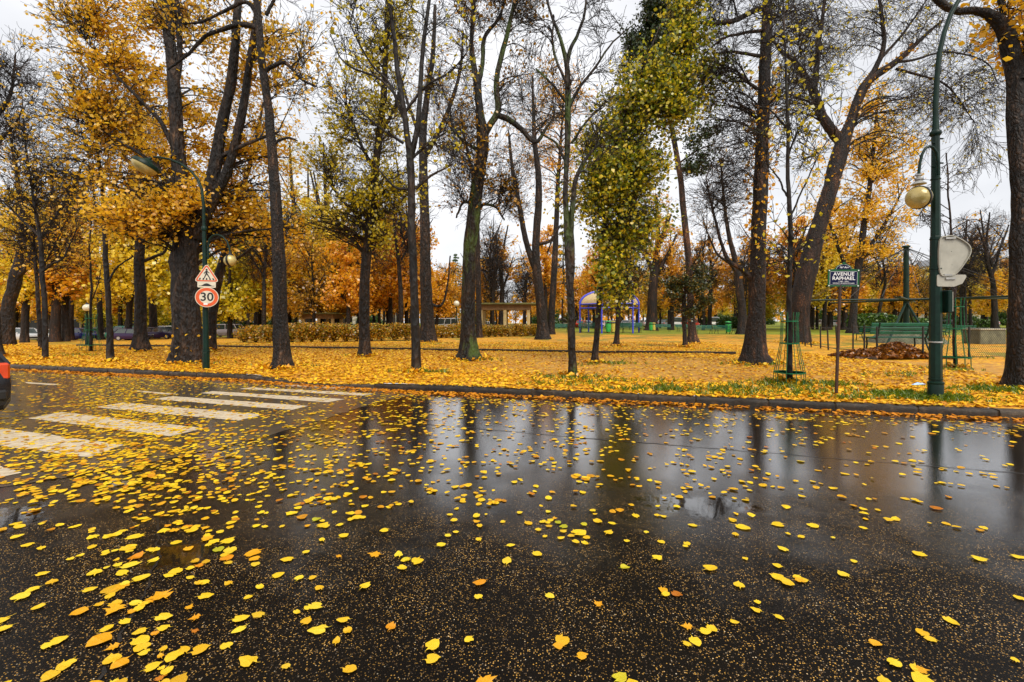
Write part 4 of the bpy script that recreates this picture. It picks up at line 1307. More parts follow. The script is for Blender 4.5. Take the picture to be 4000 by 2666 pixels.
PT('pine_tree', 'low dark pine sapling with rusty leaves caught in it, leaning against the tall pine trunk', (2676, 1356),
   [[(2676, 1360, 22), (2674, 1300, 17), (2668, 1200, 15), (2680, 1120, 11), (2700, 1040, 6)]],
   [(2630, 1170, 50, 30, 12), (2680, 1120, 90, 50, 20), (2750, 1190, 60, 30, 12), (2700, 1080, 70, 40, 10), (2650, 1210, 60, 22, 8)], barkm='bark_rust', leaf='needle_pine', leaf_n=20, leaf_size=0.10, seed=30, droop=0, tw=(7, .25, .6), tw3=(3, .12, .3), up=.02, rise=0.0)
PT('bare_tree', 'dark trunk partly hidden by the large straight tree right of the tall pine', (2900, 1306),
   [[(2900, 1310, 44), (2900, 1230, 34), (2892, 1140, 34), (2880, 1040, 24), (2850, 920, 18), (2830, 780, 12), (2820, 640, 7)], [(2892, 1080, 16), (2850, 1030, 13), (2800, 990, 9), (2760, 900, 6)]],
   [(2780, 820, 120, 150, 34), (2850, 640, 110, 140, 26)], leaf='leaf_brown', leaf_n=2, seed=31)
PT('straight_tree', 'large straight tree with mossy roots and orange trunk leaves, right of the tall pine', (2955, 1420),
   [[(2952, 1425, 112), (2948, 1370, 84), (2952, 1250, 68), (2956, 1100, 64), (2958, 950, 62), (2962, 800, 60), (2968, 650, 56), (2974, 500, 52), (2980, 350, 48), (2988, 180, 44), (2995, 0, 38), (3005, -250, 28), (3010, -500, 16)],
    [(2935, 1090, 26), (2895, 1050, 22), (2850, 1025, 19), (2822, 960, 14), (2790, 840, 10), (2760, 700, 6)],
    [(2985, 30, 24), (2930, 50, 22), (2870, 80, 20), (2800, 92, 16), (2720, 90, 9)], [(2975, 120, 14), (2900, 130, 12), (2820, 150, 9), (2740, 220, 5)],
    [(2970, 220, 16), (2900, 210, 13), (2840, 205, 10), (2780, 215, 6)], [(2960, 350, 16), (2915, 320, 12), (2880, 280, 8)]],
   [(2820, 60, 130, 100, 22), (2800, 240, 130, 110, 20), (2840, 420, 110, 130, 22), (2880, 620, 100, 160, 22), (2800, 760, 100, 130, 16), (3080, 120, 120, 170, 18), (3060, 420, 110, 160, 14), (2950, -180, 260, 130, 18)],
   barkm='bark_rust', seed=32, flare=.34, ridge=.12, up=-.02, tw=(7, .5, 1.3), tw3=(4, .25, .6), twigbark='bark_dark', sides=20,
   extra_leaf=[('leaf_orange', 520, 0, 0.22, 0.62, 0.42, 0.12)])
PT('leaning_tree', 'broad trunk leaning right and splitting in a wide V, behind the blue street name plate', (3123, 1342),
   [[(3120, 1346, 96), (3122, 1280, 78), (3126, 1200, 76), (3145, 1080, 76), (3172, 960, 70), (3205, 840, 64), (3238, 730, 66), (3272, 610, 70), (3290, 550, 62), (3318, 480, 44), (3345, 400, 42), (3385, 320, 40), (3450, 275, 34), (3520, 225, 26), (3600, 150, 18), (3680, 80, 10)],
    [(3290, 560, 48), (3240, 500, 42), (3205, 440, 40), (3180, 360, 36), (3150, 310, 30), (3100, 240, 22), (3040, 190, 14), (3000, 120, 9)],
    [(3180, 350, 28), (3190, 260, 24), (3200, 150, 20), (3215, 40, 15), (3230, -120, 9)], [(3390, 320, 26), (3430, 240, 24), (3450, 160, 20), (3440, 60, 16), (3420, -80, 9)],
    [(3490, 245, 14), (3570, 235, 12), (3680, 205, 10), (3780, 215, 8), (3860, 250, 6), (3900, 330, 4)], [(3500, 270, 13), (3580, 290, 11), (3680, 320, 9), (3740, 380, 7), (3800, 470, 4)], [(3430, 240, 16), (3530, 130, 11), (3620, 0, 7)]],
   [(3150, 120, 150, 160, 34), (3330, 60, 170, 150, 34), (3560, 70, 150, 130, 30), (3520, 420, 120, 160, 20), (3660, 380, 130, 150, 26), (3800, 420, 110, 160, 24), (3060, 330, 120, 160, 26), (3800, 200, 120, 80, 14), (3850, 620, 90, 90, 8)],
   barkm='bark_rust', twigbark='bark_dark', leaf='leaf_olive', leaf_n=1, leaf_size=.12, seed=33, flare=.16, ridge=.12, up=-.16, rise=.20, tw=(6, 1.0, 2.8), tw3=(4, .5, 1.3), sides=20, wander=.10, rmin=.013,
   extra_leaf=[('leaf_orange', 200, 0, 0.35, 0.9, 0.35, 0.17)])
PT('caged_tree', 'slim young tree inside the green tree guard left of the street name plate', (3085, 1496),
   [[(3084, 1500, 29), (3084, 1400, 25), (3082, 1250, 22), (3084, 1100, 20), (3086, 950, 20), (3084, 800, 19), (3078, 650, 16), (3074, 500, 14), (3066, 360, 11), (3060, 200, 8), (3050, 0, 6), (3045, -150, 4)],
    [(3082, 780, 10), (3040, 700, 7), (2990, 640, 5)], [(3080, 860, 10), (3140, 740, 7), (3200, 600, 5)], [(3076, 620, 9), (3130, 480, 7), (3220, 400, 4)], [(3072, 500, 9), (3010, 430, 7), (2950, 420, 4)], [(3068, 400, 8), (3100, 280, 6), (3150, 120, 4)]],
   [(3010, 560, 100, 130, 9), (3170, 520, 110, 140, 10), (3040, 160, 110, 160, 10), (3150, 250, 100, 140, 8), (3090, 950, 130, 130, 8)],
   barkm='bark_smooth', leaf='leaf_olive', leaf_n=1, leaf_size=.09, seed=34, flare=.18, ridge=.06, tw=(6, .35, .9), tw3=(3, .2, .45))
PT('caged_tree', 'thin sapling inside the green tree guard right of the big green lamp post', (3735, 1436),
   [[(3733, 1440, 20), (3730, 1300, 17), (3724, 1160, 17), (3734, 1080, 15), (3722, 980, 12), (3712, 850, 9), (3700, 700, 7), (3690, 600, 5)],
    [(3714, 900, 6), (3790, 860, 5), (3860, 880, 4), (3910, 930, 3)], [(3708, 820, 5), (3650, 790, 4), (3600, 820, 3)]],
   [(3660, 840, 70, 60, 5), (3820, 900, 90, 60, 6), (3700, 680, 70, 60, 6)], barkm='bark_rust', seed=35, flare=.2, ridge=.05, tw=(5, .3, .8), tw3=(3, .15, .4), up=-.08)
PT('edge_tree', 'massive rough trunk at the right edge, bending left over the lamp post', (3985, 1522),
   [[(3990, 1528, 150), (3990, 1440, 116), (3988, 1250, 98), (3990, 1000, 90), (3996, 800, 88), (3992, 600, 84), (3992, 450, 86), (3990, 280, 84), (3965, 180, 80), (3945, 110, 74), (3900, 60, 58), (3840, 34, 42), (3760, 34, 36), (3700, 0, 32), (3640, -60, 26), (3560, -160, 18)],
    [(3985, 320, 70), (4040, 180, 56), (4080, 40, 46), (4120, -200, 30)], [(3920, 60, 26), (3900, -40, 22), (3880, -200, 14)]],
   [(4010, 30, 120, 70, 16), (4060, 170, 80, 70, 12), (3960, -120, 200, 80, 10), (3800, -140, 150, 60, 4)], barkm='bark_scaly', leaf='leaf_gold', leaf_n=9, leaf_size=.12, seed=36, flare=.3, ridge=.12, sides=22, tw=(6, .3, .7), tw3=(2, .2, .4), spread=.1)

PT('golden_tree', 'round golden tree with a dense orange crown, rising behind the leaning V tree', (3330, 1302),
   [[(3330, 1305, 40), (3332, 1240, 32), (3345, 1100, 30), (3370, 900, 26), (3400, 700, 20), (3420, 480, 13), (3430, 360, 7)], [(3340, 1120, 18), (3280, 980, 15), (3240, 860, 10)], [(3350, 1040, 18), (3440, 900, 15), (3510, 780, 9)]],
   [(3410, 420, 110, 110, 20), (3380, 600, 190, 130, 40), (3480, 640, 110, 150, 26), (3300, 760, 170, 120, 34), (3460, 860, 120, 120, 28), (3280, 930, 150, 100, 24), (3420, 980, 110, 80, 14)],
   leaf='leaf_gold', leaf_n=13, leaf_size=.24, seed=38, spread=.22, tw=(7, .6, 1.6), tw3=(2, .3, .7), rmin=.014)
PT('yellow_tree', 'bright yellow broad crown hanging behind the scaly trunk, over the left shelter', (1195, 1296),
   [[(1195, 1299, 34), (1192, 1220, 26), (1180, 1080, 24), (1160, 900, 20), (1140, 720, 14), (1130, 560, 8)], [(1186, 1120, 14), (1090, 1040, 11), (1030, 960, 7)], [(1184, 1080, 14), (1260, 980, 11), (1330, 900, 7)]],
   [(1150, 620, 120, 110, 20), (1130, 800, 190, 110, 36), (1240, 920, 150, 90, 30), (1080, 960, 170, 100, 32), (1130, 1090, 190, 90, 34), (1080, 1180, 120, 60, 16), (960, 1000, 120, 100, 18)],
   leaf='leaf_yellow', leaf_n=13, leaf_size=.22, seed=39, spread=.22, tw=(7, .6, 1.6), tw3=(2, .3, .7), rmin=.014)

# trees in the middle distance, each measured by its foot
MIDS = [
 ('slim dark trunk just left of the mossy young tree in the left corner', (160, 1367), 20, 760, 4, 'leaf_gold', 5, 'bark_dark', -20),
 ('pale rooted trunk splitting in two in front of the blue estate car', (215, 1337), 42, 640, 6, 'leaf_gold', 7, 'bark_rust', 10),
 ('pale grey trunk standing before the middle of the blue estate car', (277, 1330), 26, 700, 4, 'leaf_gold', 7, 'bark_rust', 0),
 ('dark trunk at the tail of the blue estate car, beside the green car', (395, 1328), 26, 660, 4, 'leaf_orange', 6, 'bark_dark', -30),
 ('double dark trunk close behind the thick trunk left of the golden tree', (600, 1324), 34, 600, 5, 'leaf_gold', 7, 'bark_dark', -20),
 ('thin trunk with pale bark between the double trunk and the golden tree', (640, 1316), 12, 700, 3, 'leaf_olive', 6, 'bark_dark', -20),
 ('dark trunk with yellow crown behind the left shelter, the left one of two', (1217, 1288), 22, 640, 5, 'leaf_yellow', 11, 'bark_dark', -10),
 ('bent dark trunk right in front of the left shelter roof', (1282, 1290), 30, 560, 5, 'leaf_yellow', 10, 'bark_dark', -20),
 ('slim bare trunk rising straight between the left shelter and the linden', (1345, 1284), 12, 820, 3, None, 0, 'bark_dark', 6),
 ('dark bare tree behind the hedge just right of the linden trunk', (1480, 1280), 18, 800, 4, 'leaf_orange', 4, 'bark_dark', 10),
 ('many branched bare tree behind the hedge, left of the smooth forked tree', (1535, 1282), 18, 760, 4, None, 0, 'bark_dark', 10),
 ('thin bare tree behind the hedge, touching the smooth forked tree', (1592, 1280), 14, 780, 3, 'leaf_orange', 4, 'bark_dark', -6),
 ('small dark trunk behind the shelter on the right, above its roof', (1955, 1292), 20, 880, 4, 'leaf_orange', 7, 'bark_dark', 16),
 ('dark gnarled bare tree with twisted limbs right of the blue dome', (2545, 1292), 40, 760, 6, 'leaf_orange', 5, 'bark_rust', 20),
 ('thin trunk among orange leaves right of the gnarled tree', (2620, 1288), 12, 880, 3, 'leaf_orange', 8, 'bark_dark', 0),
 ('slim trunk with orange crown between the tall pine and the bright hedge', (2772, 1285), 18, 920, 4, 'leaf_orange', 9, 'bark_dark', 6),
 ('thin dark trunk by the bench left of the bright green hedge', (2750, 1284), 10, 960, 3, 'leaf_brown', 5, 'bark_dark', 0),
 ('orange crowned tree just right of the street name plate', (3300, 1290), 26, 800, 5, 'leaf_gold', 12, 'bark_dark', 0),
 ('slender dark trunk behind the street name plate post', (3242, 1290), 16, 860, 4, 'leaf_orange', 9, 'bark_dark', -10),
 ('bare crooked tree behind the concrete box on the right', (3890, 1290), 28, 830, 5, None, 0, 'bark_dark', -30),
 ('bare tree rising between the lamp post and the concrete box', (3760, 1288), 26, 860, 5, None, 0, 'bark_dark', 0),
 ('bare many twigged tree close to the right edge trunk', (3840, 1284), 20, 820, 4, 'leaf_orange', 2, 'bark_dark', 10),
]
for i, (lb, bp, w, top, ns, lf, ln, bk, lean) in enumerate(MIDS):
    r = np.random.default_rng(300 + i)
    X0, Y0, Z0 = gp(*bp)
    hgt = bp[1] - top
    fork = bp[1] - hgt * 0.38
    st = [[(bp[0], bp[1] + 3, w * 1.25), (bp[0] + lean * .1, bp[1] - hgt * .08, w), (bp[0] + lean * .4 + r.normal(0, 3), fork, w * .85), (bp[0] + lean * .7 + r.normal(0, 8), bp[1] - hgt * .65, w * .55), (bp[0] + lean + r.normal(0, 12), top, w * .25)]]
    for k in range(ns - 1):
        sgn = 1 if (k + i) % 2 else -1
        sp_ = (25 + r.random() * 60) * (hgt / 500)
        a = fork - r.random() * hgt * .25
        st.append([(bp[0] + lean * .45, a, w * .5), (bp[0] + lean * .5 + sgn * sp_ * .6, a - hgt * .14, w * .38), (bp[0] + lean * .6 + sgn * sp_ * 1.2, a - hgt * .32, w * .2)])
    rx = 95 * hgt / 500
    bl = [(bp[0] + lean, top + hgt * .18, rx, hgt * .22, 22), (bp[0] + lean - rx * .5, top + hgt * .34, rx, hgt * .16, 18), (bp[0] + lean + rx * .6, top + hgt * .38, rx, hgt * .16, 18)]
    PT('bare_tree' if not lf else 'autumn_tree', lb, bp, st, bl, barkm=bk, leaf=lf, leaf_n=ln, leaf_size=max(.13, .0042 * Y0 + .02), seed=400 + i, flare=.3, sides=12,
       tw=(7, .6, 1.6), tw3=((5, .4, .9) if not lf else (2, .3, .7)), rmin=.012, spread=.16)


LEAF_KEEP = 1.0
hp_ = []
for (x_, y_, r_) in ROOTS:
    n_ = int(60 + 260 * r_)
    a_ = RNG.random(n_) * 6.283; q_ = r_ * .9 + np.abs(RNG.normal(0, .16 + .35 * r_, n_))
    hp_.append(np.stack([x_ + np.cos(a_) * q_, y_ + np.sin(a_) * q_], 1))
hp_ = np.concatenate(hp_); hp_ = hp_[hp_[:, 1] - kerb_y(hp_[:, 0]) > .3]
leaf_mass('fallen_leaves_at_roots', hp_, 0.085, 'litter_park', 0.45, 0.05, z_of=gz)

# conifers
def conifer(name, label, bpx, top, halfw, leaf, seed, layers=22, tiers=9, barkm='bark_dark', size=0.22, n=26, gap=0.0, yy=None):
    rng = np.random.default_rng(seed)
    X0, Y0, Z0 = gp(*bpx)
    H = (EYE - (top - HZ) / F * Y0) - Z0
    Rw = halfw / F * Y0
    root = thing(name, label, 'tree', (X0, Y0, Z0))
    z = np.linspace(-0.1, H * 0.98, 14)
    P = np.stack([0.03 * np.sin(z), 0.03 * np.cos(z * 1.3), z], 1)
    v, q = tubes(P[None], np.linspace(H * 0.016 + .05, 0.02, 14)[None], 10, .05, .2, rng)
    link('trunk', mesh_np('trunk', v, [q], barkm, True), root)
    B_ = []
    for l in range(layers):
        u = (l + .3) / layers
        if rng.random() < gap: continue
        zz = H * (0.06 + 0.93 * u)
        for k in range(tiers if u < .8 else tiers // 2 + 1):
            a = rng.random() * 6.28
            L = Rw * (1 - u) ** 0.8 * rng.uniform(.75, 1.15) + .12
            s_ = np.linspace(0, 1, 6)
            B_.append(np.stack([np.cos(a) * L * s_, np.sin(a) * L * s_, zz + L * (0.10 * s_ - 0.38 * s_ ** 2 + 0.12 * s_ ** 3) + rng.normal(0, .03)], 1))
    B_ = np.array(B_)
    R_ = np.full(B_.shape[:2], 0.02) * np.linspace(1, .3, 6)
    v, q = tubes(B_, R_, 4, rng=rng)
    link('branches', mesh_np('branches', v, [q], barkm), root)
    C = along(B_, n, (0.25, 1.03), size * .55, rng)
    C[:, 2] -= np.abs(rng.normal(0, size * .5, len(C)))
    v, f = leaf_quads(C, size, .35, rng)
    link('crown', mesh_np('crown', v, [f], leaf), root)
    return root


conifer('spruce_tree', 'bright green spruce behind the hedge, left of the mossy forked tree', (1780, 1276), 985, 95, 'needle_bright', 51, size=.32, n=46, layers=26, tiers=11)
conifer('cedar_tree', 'yellow green layered conifer between the shelter and the blue dome', (2200, 1279), 860, 110, 'needle_gold', 52, layers=15, gap=.1, size=.36, n=44)
conifer('spruce_tree', 'small bushy dark conifer at the foot of the bright spruce', (1735, 1283), 1210, 60, 'needle_bright', 53, layers=12, size=.26, n=40)

# ------------------------------------------------------------------ the woods beyond: whole trees copied from a few grown ones
def proto(seed, H, tr, leaf, leaf_n, wide, n_t, size, low=0.25, rmin=.02, barkm='bark_dark', group=None, label=None, name='far_tree'):
    r = np.random.default_rng(seed)
    st = [[(0, 0, -.15, tr * 1.15), (r.normal(0, .1), r.normal(0, .1), H * .2, tr), (r.normal(0, .25), r.normal(0, .25), H * .45, tr * .75), (r.normal(0, .4), r.normal(0, .4), H * .75, tr * .4), (r.normal(0, .4), r.normal(0, .4), H, .03)]]
    for k in range(6):
        a = k * 1.05 + r.random(); z0 = H * (low + .08 + .08 * k)
        st.append([(0, 0, z0, tr * .5), (math.cos(a) * wide * .35, math.sin(a) * wide * .35, z0 + H * .12, tr * .32), (math.cos(a) * wide * .7, math.sin(a) * wide * .7, z0 + H * .26, tr * .15)])
    bl = [((0, 0, H * .78), (wide * .7, wide * .7, H * .24), n_t // 3)]
    for k in range(4):
        a = k * 1.57 + r.random()
        bl.append(((math.cos(a) * wide * .5, math.sin(a) * wide * .5, H * (low + .16 + .1 * (k % 3))), (wide * .6, wide * .6, H * .17), n_t // 6))
    return make_tree(name, label, (0, 0, 0), st, bl, barkm=barkm, leaf=leaf, leaf_n=leaf_n, leaf_size=size, seed=seed, group=group, flare=.3, sides=8, tw=(6, .8, 2.0), tw3=((4, .5, 1.1) if not leaf else (0, 0, 0)), rmin=rmin, spread=.22)


KINDS = {
 'orange': ('distant orange leaved tree in the woods beyond the lawn', 'orange trees in the far woods', [proto(61, 12, .26, 'leaf_orange', 11, 3.4, 80, .30, .24), proto(62, 15, .30, 'leaf_orange', 10, 3.2, 86, .30, .28)]),
 'gold': ('distant golden leaved tree in the woods beyond the lawn', 'golden trees in the far woods', [proto(63, 13, .28, 'leaf_gold', 11, 3.6, 80, .30, .22), proto(64, 16, .32, 'leaf_yellow', 11, 3.6, 88, .30, .26)]),
 'bare': ('distant leafless tree with dense dark twigs in the far woods', 'leafless trees in the far woods', [proto(65, 15, .20, None, 0, 3.2, 60, .3, .34), proto(66, 17, .24, None, 0, 3.0, 66, .3, .36), proto(67, 13, .20, 'leaf_brown', 3, 3.2, 72, .26, .2)]),
 'olive': ('distant dull green leaved tree in the far woods', 'dull green trees in the far woods', [proto(68, 11, .24, 'leaf_olive', 14, 3.4, 76, .30, .16)]),
 'shrub': ('low dark green bush under the far trees', 'dark bushes under the far trees', [proto(69, 3.2, .08, 'needle_bright', 16, 2.2, 60, .22, .02, name='far_bush')]),
}
for k_, (lb, g_, ps) in KINDS.items():
    for p_ in ps:
        tag(p_, lb, 'bush' if k_ == 'shrub' else 'tree', g_)


USED = set()


def place_far(kind, X, Y, s, rz, i):
    lb, g_, ps = KINDS[kind]
    p_ = ps[i % len(ps)]
    if p_.name not in USED:
        USED.add(p_.name); o = p_
    else:
        o = copy_tree(p_)
    o.location = (X, Y, float(gz(X, Y)) - 0.05)
    o.rotation_euler = (0, 0, rz)
    o.scale = (s * random.uniform(.9, 1.1), s * random.uniform(.9, 1.1), s)
    return o


random.seed(21)
cnt = 0
for (y0, y1, n_, pxmin, pxmax) in ((44, 62, 34, -150, 1650), (62, 85, 56, -150, 4150), (85, 115, 74, -150, 4150), (115, 165, 90, -150, 4150)):
    placed = []
    tries = 0
    while len(placed) < n_ and tries < 4000:
        tries += 1
        px_ = random.uniform(pxmin, pxmax); Y = random.uniform(y0, y1)
        X = (px_ - 2000) / F * Y
        if min([9e9] + [(X - a) ** 2 + (Y - b) ** 2 for a, b in placed]) < 9: continue
        # open lawns and sky gaps seen in the photograph
        if 2150 < px_ < 2560 and Y < 70: continue
        if 2500 < px_ < 3000 and Y < 95 and random.random() < .75: continue
        if 3250 < px_ < 3950 and Y < 62 and random.random() < .8: continue
        if px_ < 1000 and 47 < Y < 60: continue
        if px_ < 1000 and 60 < Y < 78 and 760 < px_: continue
        u = random.random()
        if px_ < 500: w = [('gold', .42), ('orange', .12), ('bare', .38), ('olive', .08)]
        elif px_ < 1350: w = [('gold', .55), ('orange', .12), ('bare', .22), ('olive', .11)]
        elif px_ < 2200: w = [('gold', .12), ('orange', .45), ('bare', .40), ('olive', .03)]
        elif px_ < 3100: w = [('gold', .15), ('orange', .52), ('bare', .28), ('olive', .05)]
        else: w = [('gold', .42), ('orange', .16), ('bare', .40), ('olive', .02)]
        for k_, q in w:
            u -= q
            if u <= 0: break
        s_ = random.uniform(.78, 1.1)
        if px_ > 3450: s_ *= .85
        if 1700 < px_ < 2100 or 2560 < px_ < 2900: s_ *= .85
        place_far(k_, X, Y, s_, random.random() * 6.28, cnt)
        placed.append((X, Y)); cnt += 1
for i in range(70):          # slim leafless trunks standing before the coloured woods
    Y = random.uniform(50, 95); px_ = random.uniform(-100, 4100)
    if px_ < 1000 and Y < 58: continue
    if 2200 < px_ < 2560 and Y < 66: continue
    place_far('bare', (px_ - 2000) / F * Y, Y, random.uniform(.7, 1.0), random.random() * 6.28, i)
rw = np.random.default_rng(5)
n_ = 15000
fx_ = rw.uniform(-270, 270, n_); fy_ = rw.uniform(205, 235, n_)
ht_ = 11 + 4 * np.sin(fx_ * .11) + 3 * np.sin(fx_ * .37 + 1) + 2 * np.sin(fx_ * 1.1)
v, f = leaf_quads(np.stack([fx_, fy_, -1 + ht_ * rw.random(n_) ** .8], 1), 1.5, .2, rw)
tag(link('far_woods', mesh_np('far_woods', v, [f], 'leaf_orange')), kind='stuff')
for i in range(48):
    Y = random.uniform(90, 150); px_ = random.uniform(-100, 4100)
    place_far('shrub', (px_ - 2000) / F * Y, Y, random.uniform(.7, 1.3), random.random() * 6.28, i)
for i, (px_, Y) in enumerate(((560, 74), (620, 72), (900, 78), (980, 80), (470, 80), (1050, 76), (1100, 84))):
    place_far('shrub', (px_ - 2000) / F * Y, Y, random.uniform(.6, .9), random.random() * 6.28, i)

# ------------------------------------------------------------------ street furniture near the kerb
def RZ(a): return Matrix.Rotation(a, 4, 'Z')
def TR(*p): return Matrix.Translation(Vector(p))


def arc(c, r, a0, a1, n, plane=(1, 0)):
    """points on an arc in a vertical plane; plane = horizontal direction"""
    return [(c[0] + r * math.cos(a0 + (a1 - a0) * i / n) * plane[0], c[1] + r * math.cos(a0 + (a1 - a0) * i / n) * plane[1], c[2] + r * math.sin(a0 + (a1 - a0) * i / n)) for i in range(n + 1)]


# --- the big green lamp post on the right
X0, Y0, Z0 = gp(3655, 1556)
sc_ = Y0 / F
CR = 0.76
lp = thing('street_lamp', 'tall dark green lamp post with a gooseneck side lamp, right of the street name plate', 'lamp post', (X0, Y0, Z0))
b = MB()
b.lathe([(0.118, -.1), (0.118, 0.26), (0.114, 0.27)], 16)
b.build('base', 'paint_green', lp, True)
b = MB(); b.lathe([(0.120, 0.265), (0.126, 0.275), (0.126, 0.30), (0.112, 0.31)], 16); b.build('base_ring', 'paint_green', lp, True)
b = MB()
b.lathe([(0.100, 0.30), (0.094, 1.4), (0.085, 2.6), (0.081, 3.02), (0.075, 3.03), (0.067, 4.0), (0.061, 4.93)], 8)
pole = b.build('pole', 'paint_green', lp)
for z in (0.36, 1.05, 2.42, 2.98, 4.1):
    rr = float(np.interp(z, [0.3, 3.0, 5.0], [0.100, 0.081, 0.061]))
    c_ = MB(); c_.lathe([(rr + .001, z - .014), (rr + .009, z - .010), (rr + .009, z + .010), (rr + .001, z + .014)], 16); c_.build('band', 'galvanised' if z == 1.05 else 'paint_green', lp, True)
b = MB(); b.lathe([(0.06, 4.90), (0.086, 4.93), (0.090, 4.96), (0.086, 4.99), (0.056, 5.02), (0.048, 5.15), (0.045, 5.3)], 16); b.build('collar', 'paint_green', lp, True)
for (px, py) in ((3672, 545), (3640, 560), (3672, 640), (3640, 655)):
    p = at(px, py, Y0)
    q = MB(); q.lathe([(0.0, -.02), (.016, -.02), (.016, .03), (0.0, .03)], 6, TR(p[0] - X0, -.03, p[2] - Z0) @ Matrix.Rotation(math.radians(90), 4, 'Y')); q.build('bolt', 'paint_green', lp)
up = []
for px, py in ((3655, 490), (3655, 400), (3660, 300), (3668, 210), (3685, 130), (3708, 60), (3740, 0), (3790, -70), (3860, -130), (3950, -165), (4040, -170)):
    p = at(px, py, Y0)
    up.append((p[0] - X0, (px - 3655) * -0.0006, p[2] - Z0))
b = MB(); b.tube(up, list(np.linspace(.045, .030, len(up))), 12); b.build('upper_arm', 'paint_green', lp, True)
e = Vector(up[-1])
b = MB(); b.lathe([(0.0, .1), (.10, .09), (.26, .0), (.30, -.05), (.30, -.10), (.27, -.11)], 20, TR(e.x + .25, e.y, e.z)); hd = b.build('lamp_head', 'paint_green', lp, True)
b = MB(); b.lathe([(.265, -.105), (.20, -.19), (.10, -.24), (0, -.25)], 20, TR(e.x + .25, e.y, e.z)); b.build('lamp_bowl', 'lamp_glass', hd, True)
# gooseneck and globe
gn = []
for px, py in ((3648, 690), (3646, 640), (3640, 605), (3626, 585), (3612, 580), (3596, 588), (3583, 612), (3575, 645), (3571, 680), (3570, 700)):
    p = at(px, py, Y0); gn.append((p[0] - X0, -0.10, p[2] - Z0))
b = MB(); b.tube(gn, .024, 10); b.build('gooseneck', 'paint_green', lp, True)
g0 = Vector(gn[-1])
b = MB(); b.lathe([(.03, .06), (.05, .05), (.05, .03), (.032, .02), (.032, -.01), (.062, -.02), (.062, -.045), (.045, -.06), (.09, -.10), (.12, -.13)], 18, TR(*g0)); b.build('lamp_cap', 'galvanised', lp, True)
gc = Vector((at(3570, 778, Y0)[0] - X0, -.10, at(3570, 778, Y0)[2] - Z0))
Rg = 52 * sc_ * .80
prof = [(0.0, -Rg)] + [(Rg * math.cos(a), Rg * math.sin(a)) for a in np.linspace(-1.4, 1.2, 16)]
b = MB(); b.lathe(prof, 28, TR(*gc)); gl_ = b.build('lamp_globe', 'lamp_glass', lp, True)
b = MB(); b.lathe([(Rg + .002, -.022), (Rg + .012, -.018), (Rg + .012, .018), (Rg + .002, .022)], 32, TR(*gc) @ RZ(.3) @ Matrix.Rotation(math.radians(78), 4, 'Y')); b.build('lamp_band', 'iron_black', gl_, True)
# little box strapped to the pole
p = at(3688, 1180, Y0)
bx = MB(); bx.box((p[0] - X0 - .005, -.06, p[2] - Z0), (.075, .16, .42), bev=.012)
o = bx.build('control_box', 'paint_green', lp)
bx = MB(); bx.box((p[0] - X0 + .036, -.06, p[2] - Z0), (.012, .15, .36)); bx.build('box_cover', 'sign_back', o)


def rounded(poly, r, n=6):
    out = []
    m_ = len(poly)
    for i in range(m_):
        p = np.array(poly[i]); a = np.array(poly[i - 1]); c = np.array(poly[(i + 1) % m_])
        u = (a - p) / np.linalg.norm(a - p); w = (c - p) / np.linalg.norm(c - p)
        half = math.acos(np.clip(np.dot(u, w), -1, 1)) / 2
        d = r / math.tan(half)
        s_ = p + u * d; e_ = p + w * d
        cen = p + unit(u + w) * (r / math.sin(half))
        a0 = math.atan2(*(s_ - cen)[::-1]); a1 = math.atan2(*(e_ - cen)[::-1])
        da = (a1 - a0 + math.pi) % (2 * math.pi) - math.pi
        out += [(cen[0] + r * math.cos(a0 + da * k / n), cen[1] + r * math.sin(a0 + da * k / n)) for k in range(n + 1)]
    return out


# backs of the triangular sign and its plate, clamped to the lamp post, seen from behind
# local frame of a sign: x right, z up, face towards -y
sy_, sx_ = Y0 - .05, 0
c3 = at(3722, 1002, Y0 - .10)
Ms = RZ(math.radians(-8))
sb = thing('road_sign', 'pale back of a triangular road sign clamped to the big right lamp post', 'sign', (c3[0], c3[1], c3[2]))
W2 = 112 * sc_ / 2 / 1.1; H2 = 146 * sc_ / 2
cpts = [(-W2, H2 * .80), (-W2 * .55, H2 * 1.08), (W2 * .15, H2 * 1.02), (W2 * .95, H2 * .62), (W2 * 1.12, H2 * .20), (W2 * .75, -H2 * .35), (W2 * .15, -H2 * .92), (-W2 * .40, -H2 * 1.05), (-W2 * .98, -H2 * .85)]
tri = []
for i in range(9):
    a_, b_, c_, d_ = (np.array(cpts[(i + k - 1) % 9]) for k in range(4))
    for u in np.linspace(0, 1, 7)[:-1]:
        q = .5 * (2 * b_ + (c_ - a_) * u + (2 * a_ - 5 * b_ + 4 * c_ - d_) * u * u + (3 * b_ - a_ - 3 * c_ + d_) * u ** 3)
        tri.append((q[0], q[1]))
tri = tri[::-1]
b = MB(); b.prism(tri, -.012, .0, Ms); pl = b.build('plate', 'sign_back', sb)
rim = MB()
tri_in = [(x * .955, z * .955) for x, z in tri]
for i in range(len(tri)):
    j = (i + 1) % len(tri)
    rim.add([Ms @ Vector((x, y, z)) for (x, z) in (tri[i], tri[j]) for y in (-.045, .012)] + [Ms @ Vector((x, y, z)) for (x, z) in (tri_in[i], tri_in[j]) for y in (-.045, .012)],
            [(0, 2, 3, 1), (0, 4, 6, 2), (4, 5, 7, 6), (1, 3, 7, 5)])
rim.build('rim', 'sign_back', pl)
b = MB(); b.box((-.06, -.03, -H2 * 1.18), (.16, .03, .035), m=Ms); b.box((-.06, -.03, H2 * .95), (.16, .03, .03), m=Ms); b.build('clamp', 'galvanised', sb)
